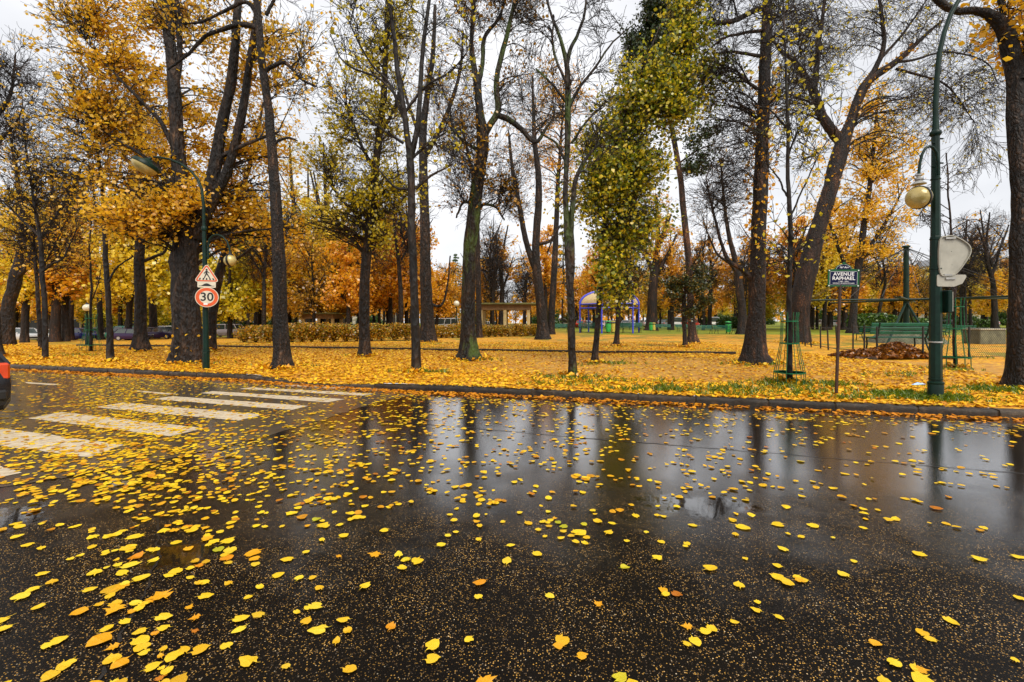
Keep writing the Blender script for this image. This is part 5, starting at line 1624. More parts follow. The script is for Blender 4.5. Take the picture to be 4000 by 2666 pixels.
for q in ((-.03, H2 * .25), (-.02, -H2 * .45)):
    b = MB(); b.lathe([(0, -.02), (.009, -.02), (.009, .0), (0, .0)], 8, Ms @ TR(q[0], -.012, q[1]) @ Matrix.Rotation(math.radians(90), 4, 'X')); b.build('bolt', 'iron_black', sb)
c4 = at(3706, 1096, Y0 - .10)
sp2 = thing('road_sign', 'small pale plate under the triangular sign on the big lamp post, seen from behind', 'sign', c4)
pl4 = rounded([(-.20, .11), (.30, .10), (.22, -.06), (.08, -.12), (-.20, -.11)], .03)
b = MB(); b.prism(pl4, -.012, 0, Ms); b.build('plate', 'sign_back', sp2)
b = MB(); b.box((-.03, -.025, .10), (.13, .024, .03), m=Ms); b.build('clamp', 'galvanised', sp2)

# --- street name plate on a rusty post
X1, Y1, Z1 = gp(3266, 1543)
q_ = Y1 / F
ns = thing('street_sign', 'dark blue street name plate with green rim on a thin rusty post, by the kerb', 'street sign', (X1, Y1, Z1))
tp = at(3284, 1123, Y1)
b = MB(); b.tube([(0, 0, -.05), (tp[0] - X1, 0, tp[2] - Z1 + .3)], [.030, .027], 10); b.build('post', 'rust_post', ns, True)
cp = at(3290, 1088, Y1)
Mp = TR(cp[0] - X1, -.034, cp[2] - Z1) @ RZ(math.radians(-14)) @ Matrix.Rotation(math.radians(1.5), 4, 'Y')
pw, phh = 118 * q_ / 2 * .90, 66 * q_ / 2
def plate_outline(w, h, r, top):
    pts = [(-w + .001, -h), (w, -h), (w, h)]
    out = [(-w, -h + .012), (-w + .012, -h), (w - .012, -h), (w, -h + .012), (w, h - .012), (w - .012, h)]
    n = 12
    for i in range(n + 1):
        a = math.radians(8) + (math.pi - math.radians(16)) * i / n
        out.append((r * math.cos(a), h + top * math.sin(a)))
    out += [(-w + .012, h), (-w, h - .012)]
    return out
ol = plate_outline(pw, phh, pw * .56, .118)
b = MB(); b.prism(ol, 0.0, .014, Mp); pl = b.build('plate_rim', 'sign_green', ns)
b = MB(); b.prism([(-pw * .88, -phh * .80), (pw * .88, -phh * .80), (pw * .88, phh * .80), (-pw * .88, phh * .80)], -.003, .0, Mp); b.build('white_line', 'sign_letter', ns)
b = MB(); b.prism([(-pw * .86, -phh * .77), (pw * .86, -phh * .77), (pw * .86, phh * .77), (-pw * .86, phh * .77)], -.006, -.003, Mp); b.build('blue_field', 'sign_blue', ns)
top = [(-pw * .50, phh * 1.04)] + [(pw * .46 * math.cos(math.pi - math.pi * i / 12), phh * 1.06 + .088 * math.sin(math.pi * i / 12)) for i in range(13)] + [(pw * .50, phh * 1.04)]
b = MB(); b.prism([(x * 1.03, phh * 1.03 + (z - phh * 1.03) * 1.05) for x, z in top][::-1], -.003, 0, Mp); b.build('white_line', 'sign_letter', ns)
b = MB(); b.prism(top[::-1], -.006, -.003, Mp); b.build('blue_field', 'sign_blue', ns)
for sx in (-1, 1):
    for sz in (-1, 1):
        b = MB(); b.lathe([(.026, 0), (.026, .009), (.012, .010), (0, .010)], 14, Mp @ TR(sx * pw * .93, 0, sz * phh * .90) @ Matrix.Rotation(math.radians(90), 4, 'X'))
        rv = b.build('corner_boss', 'sign_green', ns)
        b = MB(); b.lathe([(.013, .010), (.012, .013), (.006, .013), (.006, .011)], 12, Mp @ TR(sx * pw * .93, 0, sz * phh * .90) @ Matrix.Rotation(math.radians(90), 4, 'X')); b.build('rivet', 'sign_letter', rv)
b = MB(); b.lathe([(.026, 0), (.026, .009), (0, .010)], 14, Mp @ TR(0, 0, phh + .125) @ Matrix.Rotation(math.radians(90), 4, 'X')); b.build('corner_boss', 'sign_green', ns)
for body, z, s_, spc in (('16\u1d49 Arr\u1d57', phh * 1.06 + .034, .052, 1), ('AVENUE', phh * .46, .092, 1.05), ('RAPHAEL', -phh * .04, .094, 1.0), ('( 1483 - 1520 )', -phh * .40, .028, 1.05), ('PEINTRE ET ARCHITECTE ITALIEN', -phh * .61, .0245, 1.0)):
    if body.startswith('16'):
        text_part('16', s_, 'sign_letter', ns, Mp @ TR(-.05, -.0075, z))
        text_part('e', s_ * .6, 'sign_letter', ns, Mp @ TR(-.012, -.0075, z + .012))
        text_part('Arr', s_, 'sign_letter', ns, Mp @ TR(.045, -.0075, z))
        text_part('t', s_ * .6, 'sign_letter', ns, Mp @ TR(.092, -.0075, z + .012))
    else:
        text_part(body, s_, 'sign_letter', ns, Mp @ TR(0, -.0075, z), space=spc)

# --- the lamp post on the left with three signs
X2, Y2, Z2 = gp(805, 1442)
k_ = Y2 / F
ll = thing('street_lamp', 'green lamp post left of the crossing, arching left, with a globe on a gooseneck', 'lamp post', (X2, Y2, Z2))
def L2(px, py, dy=0.0):
    p = at(px, py, Y2); return (p[0] - X2, dy, p[2] - Z2)
b = MB(); b.lathe([(.098, -.1), (.098, .50), (.09, .52)], 8); b.build('base', 'paint_green', ll)
b = MB(); b.lathe([(.092, .515), (.102, .52), (.102, .545), (.086, .55)], 16); b.build('base_ring', 'paint_green', ll, True)
b = MB(); b.tube([(0, 0, .5), L2(802, 1200), L2(800, 1000), L2(797, 900)], [.083, .073, .063, .051], 12); b.build('pole', 'paint_green', ll, True)
b = MB(); b.lathe([(.06, -.08), (.078, -.05), (.078, .03), (.05, .07)], 14, TR(*L2(797, 893))); b.build('collar', 'paint_green', ll, True)
ua = [L2(*p) for p in ((797, 890), (795, 800), (788, 740), (772, 700), (745, 668), (705, 640), (660, 622), (620, 615), (600, 614))]
b = MB(); b.tube(ua, list(np.linspace(.045, .028, len(ua))), 10); b.build('upper_arm', 'paint_green', ll, True)
Mh = TR(*L2(568, 646)) @ Matrix.Rotation(math.radians(-14), 4, 'X') @ Matrix.Rotation(math.radians(24), 4, 'Y') @ Matrix.Diagonal((.92, .92, 1.35, 1))
b = MB(); b.lathe([(0, .15), (.10, .145), (.16, .10), (.36, .06), (.395, .02), (.40, -.02), (.38, -.03)], 24, Mh); hd = b.build('lamp_head', 'paint_green', ll, True)
b = MB(); b.lathe([(.375, -.028), (.36, -.075), (.27, -.14), (.14, -.175), (0, -.185)], 24, Mh); b.build('lamp_bowl', 'lamp_glass', hd, True)
b = MB(); b.lathe([(.0, .22), (.04, .21), (.06, .14), (.05, .12)], 12, Mh); b.build('lamp_cap', 'paint_green', hd, True)
gn = [L2(*p, -.02) for p in ((815, 1012), (815, 960), (820, 935), (835, 920), (852, 918), (872, 926), (888, 944), (897, 968), (901, 990))]
b = MB(); b.tube(gn, .026, 10); b.build('gooseneck', 'paint_green', ll, True)
for py in (1005, 960):
    b = MB(); b.tube([L2(798, py), L2(816, py, -.02)], .018, 8); b.build('bracket', 'paint_green', ll)
b = MB(); b.lathe([(.02, .05), (.045, .04), (.045, .0), (.07, -.02), (.09, -.06)], 16, TR(*L2(901, 992, -.02))); b.build('lamp_cap', 'iron_black', ll, True)
Rg = 27 * k_ * .84
b = MB(); b.lathe([(0.0, -Rg)] + [(Rg * math.cos(a), Rg * math.sin(a)) for a in np.linspace(-1.4, 1.2, 16)], 26, TR(*L2(900, 1019, -.02))); gg = b.build('lamp_globe', 'lamp_glass', ll, True)
b = MB(); b.lathe([(Rg + .002, -.03), (Rg + .014, -.024), (Rg + .014, .024), (Rg + .002, .03)], 32, TR(*L2(900, 1019, -.02)) @ Matrix.Rotation(math.radians(82), 4, 'Y')); b.build('lamp_band', 'iron_black', gg, True)

FACE = math.radians(26)
def sign_frame(px, py, dy):
    p = at(px, py, Y2 + dy)
    return p
# red bordered triangle with the walking figure
p = sign_frame(807, 1075, -.16)
ts = thing('road_sign', 'red and white triangular sign of a walking figure on a crossing, topmost on its post', 'sign', p)
ts.rotation_euler = (0, 0, FACE)
def ngon3(s_): return [(-s_, -s_ * .577), (s_, -s_ * .577), (0, s_ * 1.155)]
S0 = 41 * k_ * .93
oz = -.02
T3 = lambda s_, r_: [(x, z + oz) for x, z in rounded(ngon3(s_), r_)]
b = MB(); b.prism(T3(S0 * 1.10, .055), 0, .03, I4); b.build('plate', 'sign_white', ts)
b = MB(); b.prism(T3(S0 * 1.01, .045), -.003, 0, I4); b.build('red_border', 'sign_red', ts)
b = MB(); b.prism(T3(S0 * .80, .02), -.006, -.003, I4); b.build('white_field', 'sign_white', ts)
fig = MB()
def seg(x0, z0, x1, z1, w):
    d = math.hypot(x1 - x0, z1 - z0); nx, nz_ = -(z1 - z0) / d * w, (x1 - x0) / d * w
    fig.prism([(x0 - nx, z0 - nz_), (x1 - nx * .8, z1 - nz_ * .8), (x1 + nx * .8, z1 + nz_ * .8), (x0 + nx, z0 + nz_)], -.009 - .0004 * (len(fig.v) % 7), -.006, I4)
fig.prism([(.0 + .026 * math.cos(a), .155 + .026 * math.sin(a)) for a in np.linspace(0, 2 * math.pi, 13)[:-1]], -.009, -.006, I4)
seg(-.002, .125, -.004, .03, .028); seg(-.004, .115, -.062, .055, .011); seg(-.062, .055, -.055, .03, .010); seg(.01, .115, .058, .062, .011); seg(.058, .062, .075, .066, .009)
seg(-.008, .035, -.036, -.035, .017); seg(-.036, -.035, -.066, -.105, .014); seg(.004, .035, .046, -.03, .017); seg(.046, -.03, .086, -.11, .014)
fig.build('walking_figure', 'sign_black', ts)
for i, x in enumerate((-.165, -.08, .0, .085, .165)):
    b = MB(); sl_ = x * .20
    b.prism([(x - .022 + sl_ * .3, -.145), (x + .022 + sl_ * .3, -.145), (x + .015 - sl_ * .3, -.09), (x - .015 - sl_ * .3, -.09)], -.0085, -.006, I4); b.build('stripe', 'sign_black', ts)
p = sign_frame(807, 1113, -.16)
hs = thing('road_sign', 'small white rectangular plate with a black hump, between the triangle and the round sign', 'sign', p)
hs.rotation_euler = (0, 0, FACE)
hw, hh = 33 * k_ * .9, 11.5 * k_ * .95
b = MB(); b.prism(rounded([(-hw, -hh), (hw, -hh), (hw, hh), (-hw, hh)], .02), 0, .03, I4); b.build('plate', 'sign_white', hs)
hump = [(-.20, -.042), (.20, -.042), (.19, -.032)] + [(x, -.034 + .075 * math.cos(x / .15 * math.pi / 2) ** 1.5) for x in np.linspace(.135, -.135, 15)] + [(-.19, -.032)]
b = MB(); b.prism(hump, -.004, 0, I4); b.build('hump_symbol', 'sign_black', hs)
p = sign_frame(808, 1162, -.16)
rs = thing('road_sign', 'round white speed sign reading 30 inside a red ring, lowest on its post', 'sign', p)
rs.rotation_euler = (0, 0, FACE)
R0 = 38.5 * k_
circ = lambda r_: [(r_ * math.cos(a), r_ * math.sin(a)) for a in np.linspace(0, 2 * math.pi, 49)[:-1]]
b = MB(); b.prism(circ(R0), 0, .03, I4); b.build('plate', 'sign_white', rs)
b = MB(); b.prism(circ(R0 * .94), -.003, 0, I4); b.build('red_ring', 'sign_red', rs)
b = MB(); b.prism(circ(R0 * .64), -.006, -.003, I4); b.build('white_field', 'sign_white', rs)
text_part('30', .34, 'sign_black', rs, TR(0, -.0075, 0), 'number')
b = MB(); b.box((-.03, -.0045, -R0 * .68), (.10, .006, .05)); b.build('sticker', 'sign_letter', rs)
for o_, zs in ((ts, (-.05, .1)), (hs, (0,)), (rs, (-.12, .12))):
    b = MB()
    for z in zs: b.box((0.03, .075, z), (.20, .09, .03))
    b.build('clamp', 'galvanised', o_)

# --- iron tree guards
def tree_guard(label, bpx, s=1.0, hgt=1.62, nb=10):
    X, Y, Z = gp(*bpx)
    r = thing('tree_guard', label, 'tree guard', (X, Y, Z))
    r0, r1, r2 = .165 * s, .185 * s, .31 * s
    for i in range(nb):
        a = 2 * math.pi * i / nb + .2
        pts = [(r2 * 1.02, -.05), (r2, .26 * hgt / 1.62), (r1 * 1.25, .66 * hgt / 1.62), (r1, .95 * hgt / 1.62), (r0, 1.45 * hgt / 1.62), (r0 * 1.15, hgt)]
        b = MB(); b.tube([(q * math.cos(a), q * math.sin(a), z) for q, z in pts], .0075, 6); b.build('bar', 'paint_green_bright', r, True)
    for q, z in ((r2 + .006, .26 * hgt / 1.62), (r1 + .006, .92 * hgt / 1.62), (r0 + .006, 1.42 * hgt / 1.62)):
        b = MB(); b.lathe([(q - .004, z - .013), (q + .006, z - .013), (q + .006, z + .013), (q - .004, z + .013), (q - .004, z - .013)], 28); b.build('hoop', 'paint_green_bright', r, True)
    return r
tree_guard('green iron tree guard flaring at the foot, left of the street name plate', (3084, 1500))
tree_guard('green iron tree guard flaring at the foot, right of the big lamp post', (3733, 1440), 1.12, 2.15)
tree_guard('small green tree guard on the leaf covered ground between the slim trees at left', (355, 1372), 1.25, 1.75)
# sapling in the small guard
PT('caged_tree', 'thin sapling in the small green tree guard at left', (355, 1372), [[(355, 1374, 15), (354, 1250, 12), (358, 1120, 10), (352, 980, 8), (360, 860, 5)], [(356, 1180, 7), (380, 1120, 5), (395, 1040, 3)]],
   [(360, 960, 60, 110, 10)], barkm='bark_smooth', leaf='leaf_gold', leaf_n=3, seed=37, flare=.2, tw=(5, .3, .8), tw3=(2, .2, .4))

# --- scrap of litter
p = gp(3588, 1510)
lt = thing('litter', 'crumpled pale blue and white plastic scrap on the leaves left of the big lamp post', 'litter', (p[0], p[1], p[2] + .02))
r = np.random.default_rng(3)
b = MB()
vs = [(r.normal(0, .05), r.normal(0, .03), abs(r.normal(.03, .02))) for _ in range(14)]
bmh = bmesh.new()
for v_ in vs: bmh.verts.new(v_)
bmesh.ops.convex_hull(bmh, input=bmh.verts)
me = bpy.data.meshes.new('wrapper'); bmh.to_mesh(me); bmh.free(); me.materials.append(MATS['litter_blue']); link('wrapper', me, lt)
b = MB(); b.add([(.05, -.03, .012), (.12, -.02, .02), (.13, .03, .03), (.06, .03, .05), (.09, 0, .06)], [(0, 1, 4), (1, 2, 4), (2, 3, 4), (3, 0, 4), (0, 3, 2, 1)]); b.build('torn_flap', 'white_plastic', lt)

# ------------------------------------------------------------------ park: benches, bins, fence, carousel
def bench_proto(label, mat='paint_bench', L=1.95, group=None):
    r = thing('park_bench', label, 'bench', group=group)
    b = MB()
    for y, z in ((-.20, .43), (-.08, .445), (.04, .445), (.16, .435)): b.box((0, y, z), (L, .095, .03), bev=.008)
    b.build('seat', mat, r)
    b = MB()
    M_ = TR(0, .22, .45) @ Matrix.Rotation(math.radians(-14), 4, 'X')
    for z in (.14, .27, .40): b.box((0, 0, z), (L, .028, .10), m=M_, bev=.008)
    b.build('backrest', mat, r)
    for x in (-L * .38, L * .38):
        b = MB()
        b.tube([(x, -.24, 0), (x, -.20, .22), (x, -.22, .41), (x, .18, .41), (x, .25, .5), (x, .34, .90)], .024, 6)
        b.tube([(x, .34, 0), (x, .22, .24), (x, .18, .41)], .024, 6)
        b.build('leg', 'paint_green', r)
    return r
BENCH = None
def bench(label, bpx, rz, group=None, s=1.0):
    global BENCH
    X, Y, Z = gp(*bpx)
    if BENCH is None: BENCH = bench_proto(label); o = BENCH
    else: o = copy_tree(BENCH)
    o.location = (X, Y, Z); o.rotation_euler = (0, 0, rz); o.scale = (s, s, s)
    tag(o, label, 'bench', 'green park benches')
    return o
bench('dark green slatted bench between the shelter and the blue dome pavilion', (2190, 1298), 0.05, s=1.1)
bench('green slatted bench under the left half of the blue dome', (2305, 1301), 0.0, s=1.3)
bench('green slatted bench under the right half of the blue dome', (2468, 1301), -.03, s=1.3)
bench('pale green bench behind the yellow bin by the blue dome', (2440, 1290), 0.02)
bench('green bench right of the far pair of bins', (2592, 1296), -.05)
bench('green bench partly hidden by the tall pine trunk', (2672, 1296), .1)
bench('green bench right of the tall pine, standing at the path edge', (2750, 1305), .02)
bench('green bench beside the green bin, left of the large straight tree', (2822, 1305), .3)
bench('green bench seen almost end on, touching the large straight tree', (2866, 1306), 1.0)
bench('long turquoise green bench behind the iron posts, right of the street name plate', (3402, 1332), 3.2, s=1.15)
bench('turquoise green bench beyond the carousel base, left of the big lamp post', (3640, 1318), 3.1, s=1.2)
bench('turquoise green bench just right of the big lamp post behind the mesh fence', (3740, 1322), 3.1, s=1.15)
bench('green bench seen from behind the mesh fence, beside the brown leaf pile', (3500, 1372), 3.1, s=1.5)

def bin_proto(label, mat, group):
    r = thing('litter_bin', label, 'bin', group=group)
    b = MB(); b.lathe([(.20, .12), (.245, .45), (.25, .86), (.20, .87)], 14); b.build('bag', mat, r, True)
    b = MB(); b.lathe([(.25, .86), (.285, .87), (.285, .91), (.25, .92), (.25, .86)], 20); b.build('ring', 'paint_green', r, True)
    b = MB(); b.lathe([(.03, -.05), (.03, 1.05), (0, 1.06)], 8, TR(0, .30, 0)); b.build('post', 'paint_green', r)
    b = MB(); b.lathe([(.27, 1.0), (.24, 1.05), (0, 1.10)], 16); b.build('lid', mat, r, True)
    return r
for i, (lb, px, py, mt, s) in enumerate((('green park bin between the two benches under the blue dome', 2376, 1302, 'bin_green', 1.25), ('yellow park bin right next to the green bin under the blue dome', 2394, 1302, 'bin_yellow', 1.25),
                                ('small green bin far back, right of the blue dome', 2543, 1294, 'bin_green', 1.0), ('small yellow bin beside the far green bin right of the blue dome', 2554, 1294, 'bin_yellow', 1.0),
                                ('green bin by the bench left of the large straight tree', 2845, 1303, 'bin_green', 1.2))):
    X, Y, Z = gp(px, py)
    o = bin_proto(lb, mt, 'park bins'); o.location = (X, Y, Z); o.scale = (s, s, s)

# --- flat roofed shelters
def shelter(label, px0, px1, roofpy, Yc, depth, posts, rz=0.0):
    X0, X1 = (px0 - 2000) / F * Yc, (px1 - 2000) / F * Yc
    cx = (X0 + X1) / 2; Wd = X1 - X0
    zg = float(gz(cx, Yc)); zr = EYE - (roofpy - HZ) / F * (Yc - depth / 2)
    r = thing('park_shelter', label, 'shelter', (cx, Yc, zg), rz)
    h = zr - zg
    b = MB(); b.box((0, 0, h - .09), (Wd, depth, .16), bev=.03); b.build('roof', 'shelter_roof', r)
    b = MB(); b.box((0, 0, h - .42), (Wd * .80, depth * .80, .50)); b.build('fascia', 'shelter_fascia', r)
    for fx in posts:
        for y in (-depth * .36, depth * .36):
            b = MB(); b.box((fx * Wd / 2, y, (h - .66) / 2), (.30, .30, h - .68), bev=.02); b.build('post', 'shelter_wall', r)
    for y in (-depth * .36, depth * .36):
        b = MB()
        for k in range(len(posts) - 1):
            xa, xb = posts[k] * Wd / 2 + .15, posts[k + 1] * Wd / 2 - .15
            b.tube([(xa, y, 1.0), (xb, y, 1.0)], .03, 6); b.tube([(xa, y, .2), (xb, y, .2)], .02, 6)
            for x in np.arange(xa + .12, xb, .14): b.tube([(x, y, .2), (x, y, 1.0)], .010, 4)
        b.build('railing', 'iron_black', r)
    b = MB(); b.box((0, 0, .18), (Wd * .86, depth * .86, .36)); b.build('plinth', 'concrete_old', r)
    return r
shelter('cream posted shelter with a flat mossy roof, right of the mossy forked tree', 1853, 2098, 1183, 45.0, 4.6, (-.74, .0, .72), -.03)
shelter('small flat roofed shelter half hidden by yellow leaves, left of the linden', 1186, 1334, 1222, 52.0, 4.0, (-.72, .05, .75), .05)
# wall behind the right hand hedge
p = at(1950, 1300, 42.0)
wl = MB(); wl.box((p[0], 42.0, float(gz(p[0], 42)) + .45), (5.5, .2, 1.0), bev=.02)
o = wl.build('low_wall', 'concrete_old'); tag(o, 'low mossy stone wall behind the hedge in front of the right shelter', 'wall')

# --- blue dome pavilion
cxp, Yp = 2381, 52.0
Xp = (cxp - 2000) / F * Yp; zg = float(gz(Xp, Yp))
R_ = 117 / F * Yp
zr = EYE - (1190 - HZ) / F * Yp - zg; za = EYE - (1136 - HZ) / F * Yp - zg
dm = thing('dome_pavilion', 'open pavilion of blue tubes with a cream domed roof, standing on the lawn', 'pavilion', (Xp, Yp, zg))
NA = 6
for i in range(NA):
    a = 2 * math.pi * i / NA + math.radians(4)
    c, s = math.cos(a), math.sin(a)
    b = MB(); b.tube([(R_ * c, R_ * s, -.1), (R_ * c, R_ * s, zr)], .085, 10); b.build('post', 'blue_frame', dm, True)
    pts = [(R_ * math.cos(u) ** .85 * c, R_ * math.cos(u) ** .85 * s, zr + (za - zr) * math.sin(u)) for u in np.linspace(0, math.pi / 2 - .02, 12)]
    b = MB(); b.tube(pts, .12, 8); b.build('rib', 'blue_frame', dm, True)
    a2 = a + 2 * math.pi / NA
    for z in (zr, zr - .45):
        b = MB(); b.tube([(R_ * c, R_ * s, z), (R_ * math.cos(a2), R_ * math.sin(a2), z)], .07, 8); b.build('ring_beam', 'blue_frame', dm, True)
    # cream roof panel between two ribs
    vs, fs = [], []
    for u in np.linspace(0, math.pi / 2 - .05, 9):
        rr_ = (R_ - .06) * math.cos(u) ** .85
        for w in np.linspace(0, 1, 5):
            x = rr_ * ((1 - w) * c + w * math.cos(a2)); y = rr_ * ((1 - w) * s + w * math.sin(a2))
            vs.append((x, y, zr + (za - zr - .06) * math.sin(u)))
    for j in range(8):
        for k in range(4):
            q = j * 5 + k; fs.append((q, q + 1, q + 6, q + 5))
    b = MB(); b.add(vs, fs); b.build('roof_panel', 'dome_cream', dm, True)

# --- hedge of separate rusty shrubs
def shrub(label, seed, h=1.15, w=.62, leaf='hedge_leaf', n=900, size=.11):
    rng = np.random.default_rng(seed)
    r = thing('hedge_shrub', label, 'shrub', group='rusty shrubs of the park hedge')
    B_ = []
    for k in range(11):
        a = rng.random() * 6.28; q = rng.random() * .12
        s_ = np.linspace(0, 1, 6)
        L = h * rng.uniform(.75, 1.05); sp = w * rng.uniform(.2, .9)
        B_.append(np.stack([np.cos(a) * (q + sp * s_ ** 1.5), np.sin(a) * (q + sp * s_ ** 1.5), L * s_ - .05], 1))
    B_ = np.array(B_)
    v, q = tubes(B_, np.full(B_.shape[:2], .022) * np.linspace(1, .4, 6), 5, rng=rng)
    link('stems', mesh_np('stems', v, [q], 'bark_dark'), r)
    C = along(B_, n // 11, (.32, 1.02), .17, rng)
    C[:, 2] = np.clip(C[:, 2], .12, h * 1.05)
    v, f = leaf_quads(C, size, .3, rng)
    link('foliage', mesh_np('foliage', v, [f], leaf), r)
    return r
HP = [shrub('rusty brown and green shrub in the low park hedge behind the tall trunks', 70 + i, n=1000 + 150 * i) for i in range(3)]
hu = [0, 0, 0]
line1 = [(955, 1338), (1000, 1338), (1048, 1339), (1092, 1338), (1140, 1337), (1180, 1337), (1215, 1336), (1262, 1337), (1305, 1335), (1352, 1335), (1392, 1334), (1450, 1333), (1492, 1332), (1540, 1331), (1590, 1331), (1630, 1329)]
line2 = [(1702, 1322), (1722, 1321), (1745, 1321), (1768, 1320), (1790, 1320), (1815, 1319), (1862, 1318), (1885, 1318), (1910, 1317), (1935, 1317), (1960, 1316), (1985, 1316), (2010, 1315), (2035, 1315), (2060, 1314), (2085, 1314), (2103, 1313)]
for i, (px, py) in enumerate(line1 + line2):
    X, Y, Z = gp(px, py); k = i % 3
    if hu[k] == 0: o = HP[k]
    else: o = copy_tree(HP[k])
    hu[k] = 1
    o.location = (X, Y, Z); o.rotation_euler = (0, 0, i * 1.7)
    s = 1.02 if i < 16 else .92
    o.scale = (s * (1.1 if i < 16 else 1.0), s, s * random.uniform(.88, 1.05))
# clipped bright green bushes
def bush(label, px, py, w, h, leaf, seed, n=2600, size=.09, d=None):
    X, Y, Z = gp(px, py); rng = np.random.default_rng(seed)
    r = thing('clipped_bush', label, 'bush', (X, Y, Z))
    d = d or w * .6
    C = unit(rng.normal(0, 1, (n, 3))) * rng.uniform(.72, 1.03, (n, 1)) * [w / 2, d / 2, h / 2] + [0, 0, h * .52]
    C = np.sign(C - [0, 0, h * .52]) * np.abs(C - [0, 0, h * .52]) ** .8 * np.array([w / 2, d / 2, h / 2]) ** .2 + [0, 0, h * .52]
    v, f = leaf_quads(C, size, .1, rng)
    link('foliage', mesh_np('foliage', v, [f], leaf), r)
    b = MB()
    for k in range(7): b.tube([(rng.normal(0, w * .12), rng.normal(0, d * .12), -.05), (rng.normal(0, w * .2), rng.normal(0, d * .2), h * .8)], .025, 5)
    b.build('stems', 'bark_dark', r)
bush('bright green clipped bush on the lawn left of the large straight tree', 2860, 1283, 5.2, 1.9, 'needle_bright', 81, 3600, .22)
bush('dark green bushy hedge behind the turquoise bench, beside the carousel mast', 3412, 1300, 5.6, 2.2, 'needle_bright', 82, 4200, .20)
bush('dark green bush behind the carousel struts', 3560, 1296, 4.2, 1.7, 'needle_bright', 83, 3000, .20)
bush('dark green bush against the big lamp post, beyond the mesh fence', 3800, 1284, 6, 1.6, 'needle_bright', 84, 2600, .2)

# --- old carousel frame
Xc, Yc, Zc = gp(3540, 1340)
def Cc(px, py, dY=0.0):
    p = at(px, py, Yc + dY); return (p[0] - Xc, p[1] - Yc, p[2] - Zc)
cr_ = thing('carousel_frame', 'dark green mast with long horizontal arms and cables, an old carousel without its seats', 'carousel', (Xc, Yc, Zc))
mt = Cc(3540, 962)
b = MB(); b.tube([(0, 0, 0), (0, 0, mt[2])], [.17, .14], 12); b.build('mast', 'paint_carousel', cr_, True)
b = MB(); b.lathe([(.14, -.12), (.22, -.08), (.22, .0), (.10, .04), (0, .05)], 14, TR(0, 0, mt[2])); b.build('mast_cap', 'paint_carousel', cr_, True)
zb = Cc(3540, 1170)[2]
Rb = 5.85
for k, a in enumerate((math.radians(-15), math.radians(45), math.radians(105))):
    d = Vector((math.cos(a), math.sin(a), 0)); n_ = Vector((-d.y, d.x, 0))
    L = Rb if k == 0 else 5.2
    b = MB()
    for sgn in (-1, 1):
        b.tube([d * -L + n_ * .10 * sgn + Vector((0, 0, zb - .03 * k)), d * L + n_ * .10 * sgn + Vector((0, 0, zb - .03 * k))], .055, 8)
    for q in np.arange(-L + .2, L, .8): b.box(tuple(d * q + Vector((0, 0, zb - .03 * k))), (.05, .2, .05), a)
    b.build('arm', 'paint_carousel', cr_)
for k in range(22):
    a = k * 2 * math.pi / 22 + .1
    e = Vector((math.cos(a) * Rb * .96, math.sin(a) * Rb * .96, zb))
    b = MB(); b.tube([(0, 0, mt[2] - .1), tuple(e)], .014, 4)
    b.build('cable', 'iron_black', cr_)
for px, py, dY in ((3466, 1345, -2.0), (3640, 1310, -2.2), (3500, 1290, 2.2), (3590, 1292, 2.0)):
    e = Cc(px, py, dY)
    b = MB(); b.tube([(0, 0, zb - .15), (e[0], e[1], 0.05)], .07, 6); b.build('strut', 'paint_carousel', cr_)
b = MB(); b.lathe([(2.15, 0), (2.05, .12), (1.35, .75), (1.30, .78), (0, .80)], 8, RZ(.35)); b.build('base', 'concrete_old', cr_)
b = MB(); b.box((0, 0, .98), (1.9, 1.5, .36), .2, bev=.03); b.build('machine_box', 'paint_carousel', cr_)

# --- mesh fence with iron posts
fpx = [(3332, 1376), (3376, 1388), (3425, 1400), (3605, 1402), (3785, 1404), (3935, 1400)]
FP = [gp(*q) for q in fpx]
fo = Vector(FP[0])
fe = thing('mesh_fence', 'low wire mesh fence on thin iron posts behind the big right lamp post', 'fence', FP[0])
for (X, Y, Z) in FP:
    b = MB(); b.tube([(X - fo.x, Y - fo.y, Z - fo.z - .1), (X - fo.x + .01, Y - fo.y, Z - fo.z + 1.22)], .032, 8); b.build('post', 'iron_black', fe, True)
for i in range(len(FP) - 1):
    a, c = Vector(FP[i]) - fo, Vector(FP[i + 1]) - fo
    L = (c - a).length
    b = MB()
    for z in (.08, 1.15): b.tube([a + Vector((0, 0, z)), c + Vector((0, 0, z))], .010, 5)
    b.build('rail', 'iron_black', fe)
    if i >= 2:
        b = MB(); H_ = 1.06; st_ = .11
        for sgn in (1, -1):
            for k in np.arange(-H_, L, st_):
                u0, u1 = k, k + H_
                z0, z1 = (.09, .09 + H_) if sgn > 0 else (.09 + H_, .09)
                if u0 < 0: z0 += (z1 - z0) * (-u0 / H_); u0 = 0
                if u1 > L: z1 = z0 + (z1 - z0) * (L - u0) / max(1e-6, u1 - u0); u1 = L
                d = (c - a) / L
                b.tube([a + d * u0 + Vector((0, 0, z0)), a + d * u1 + Vector((0, 0, z1))], .0028, 3, False)
        b.build('wire_mesh', 'iron_black', fe)
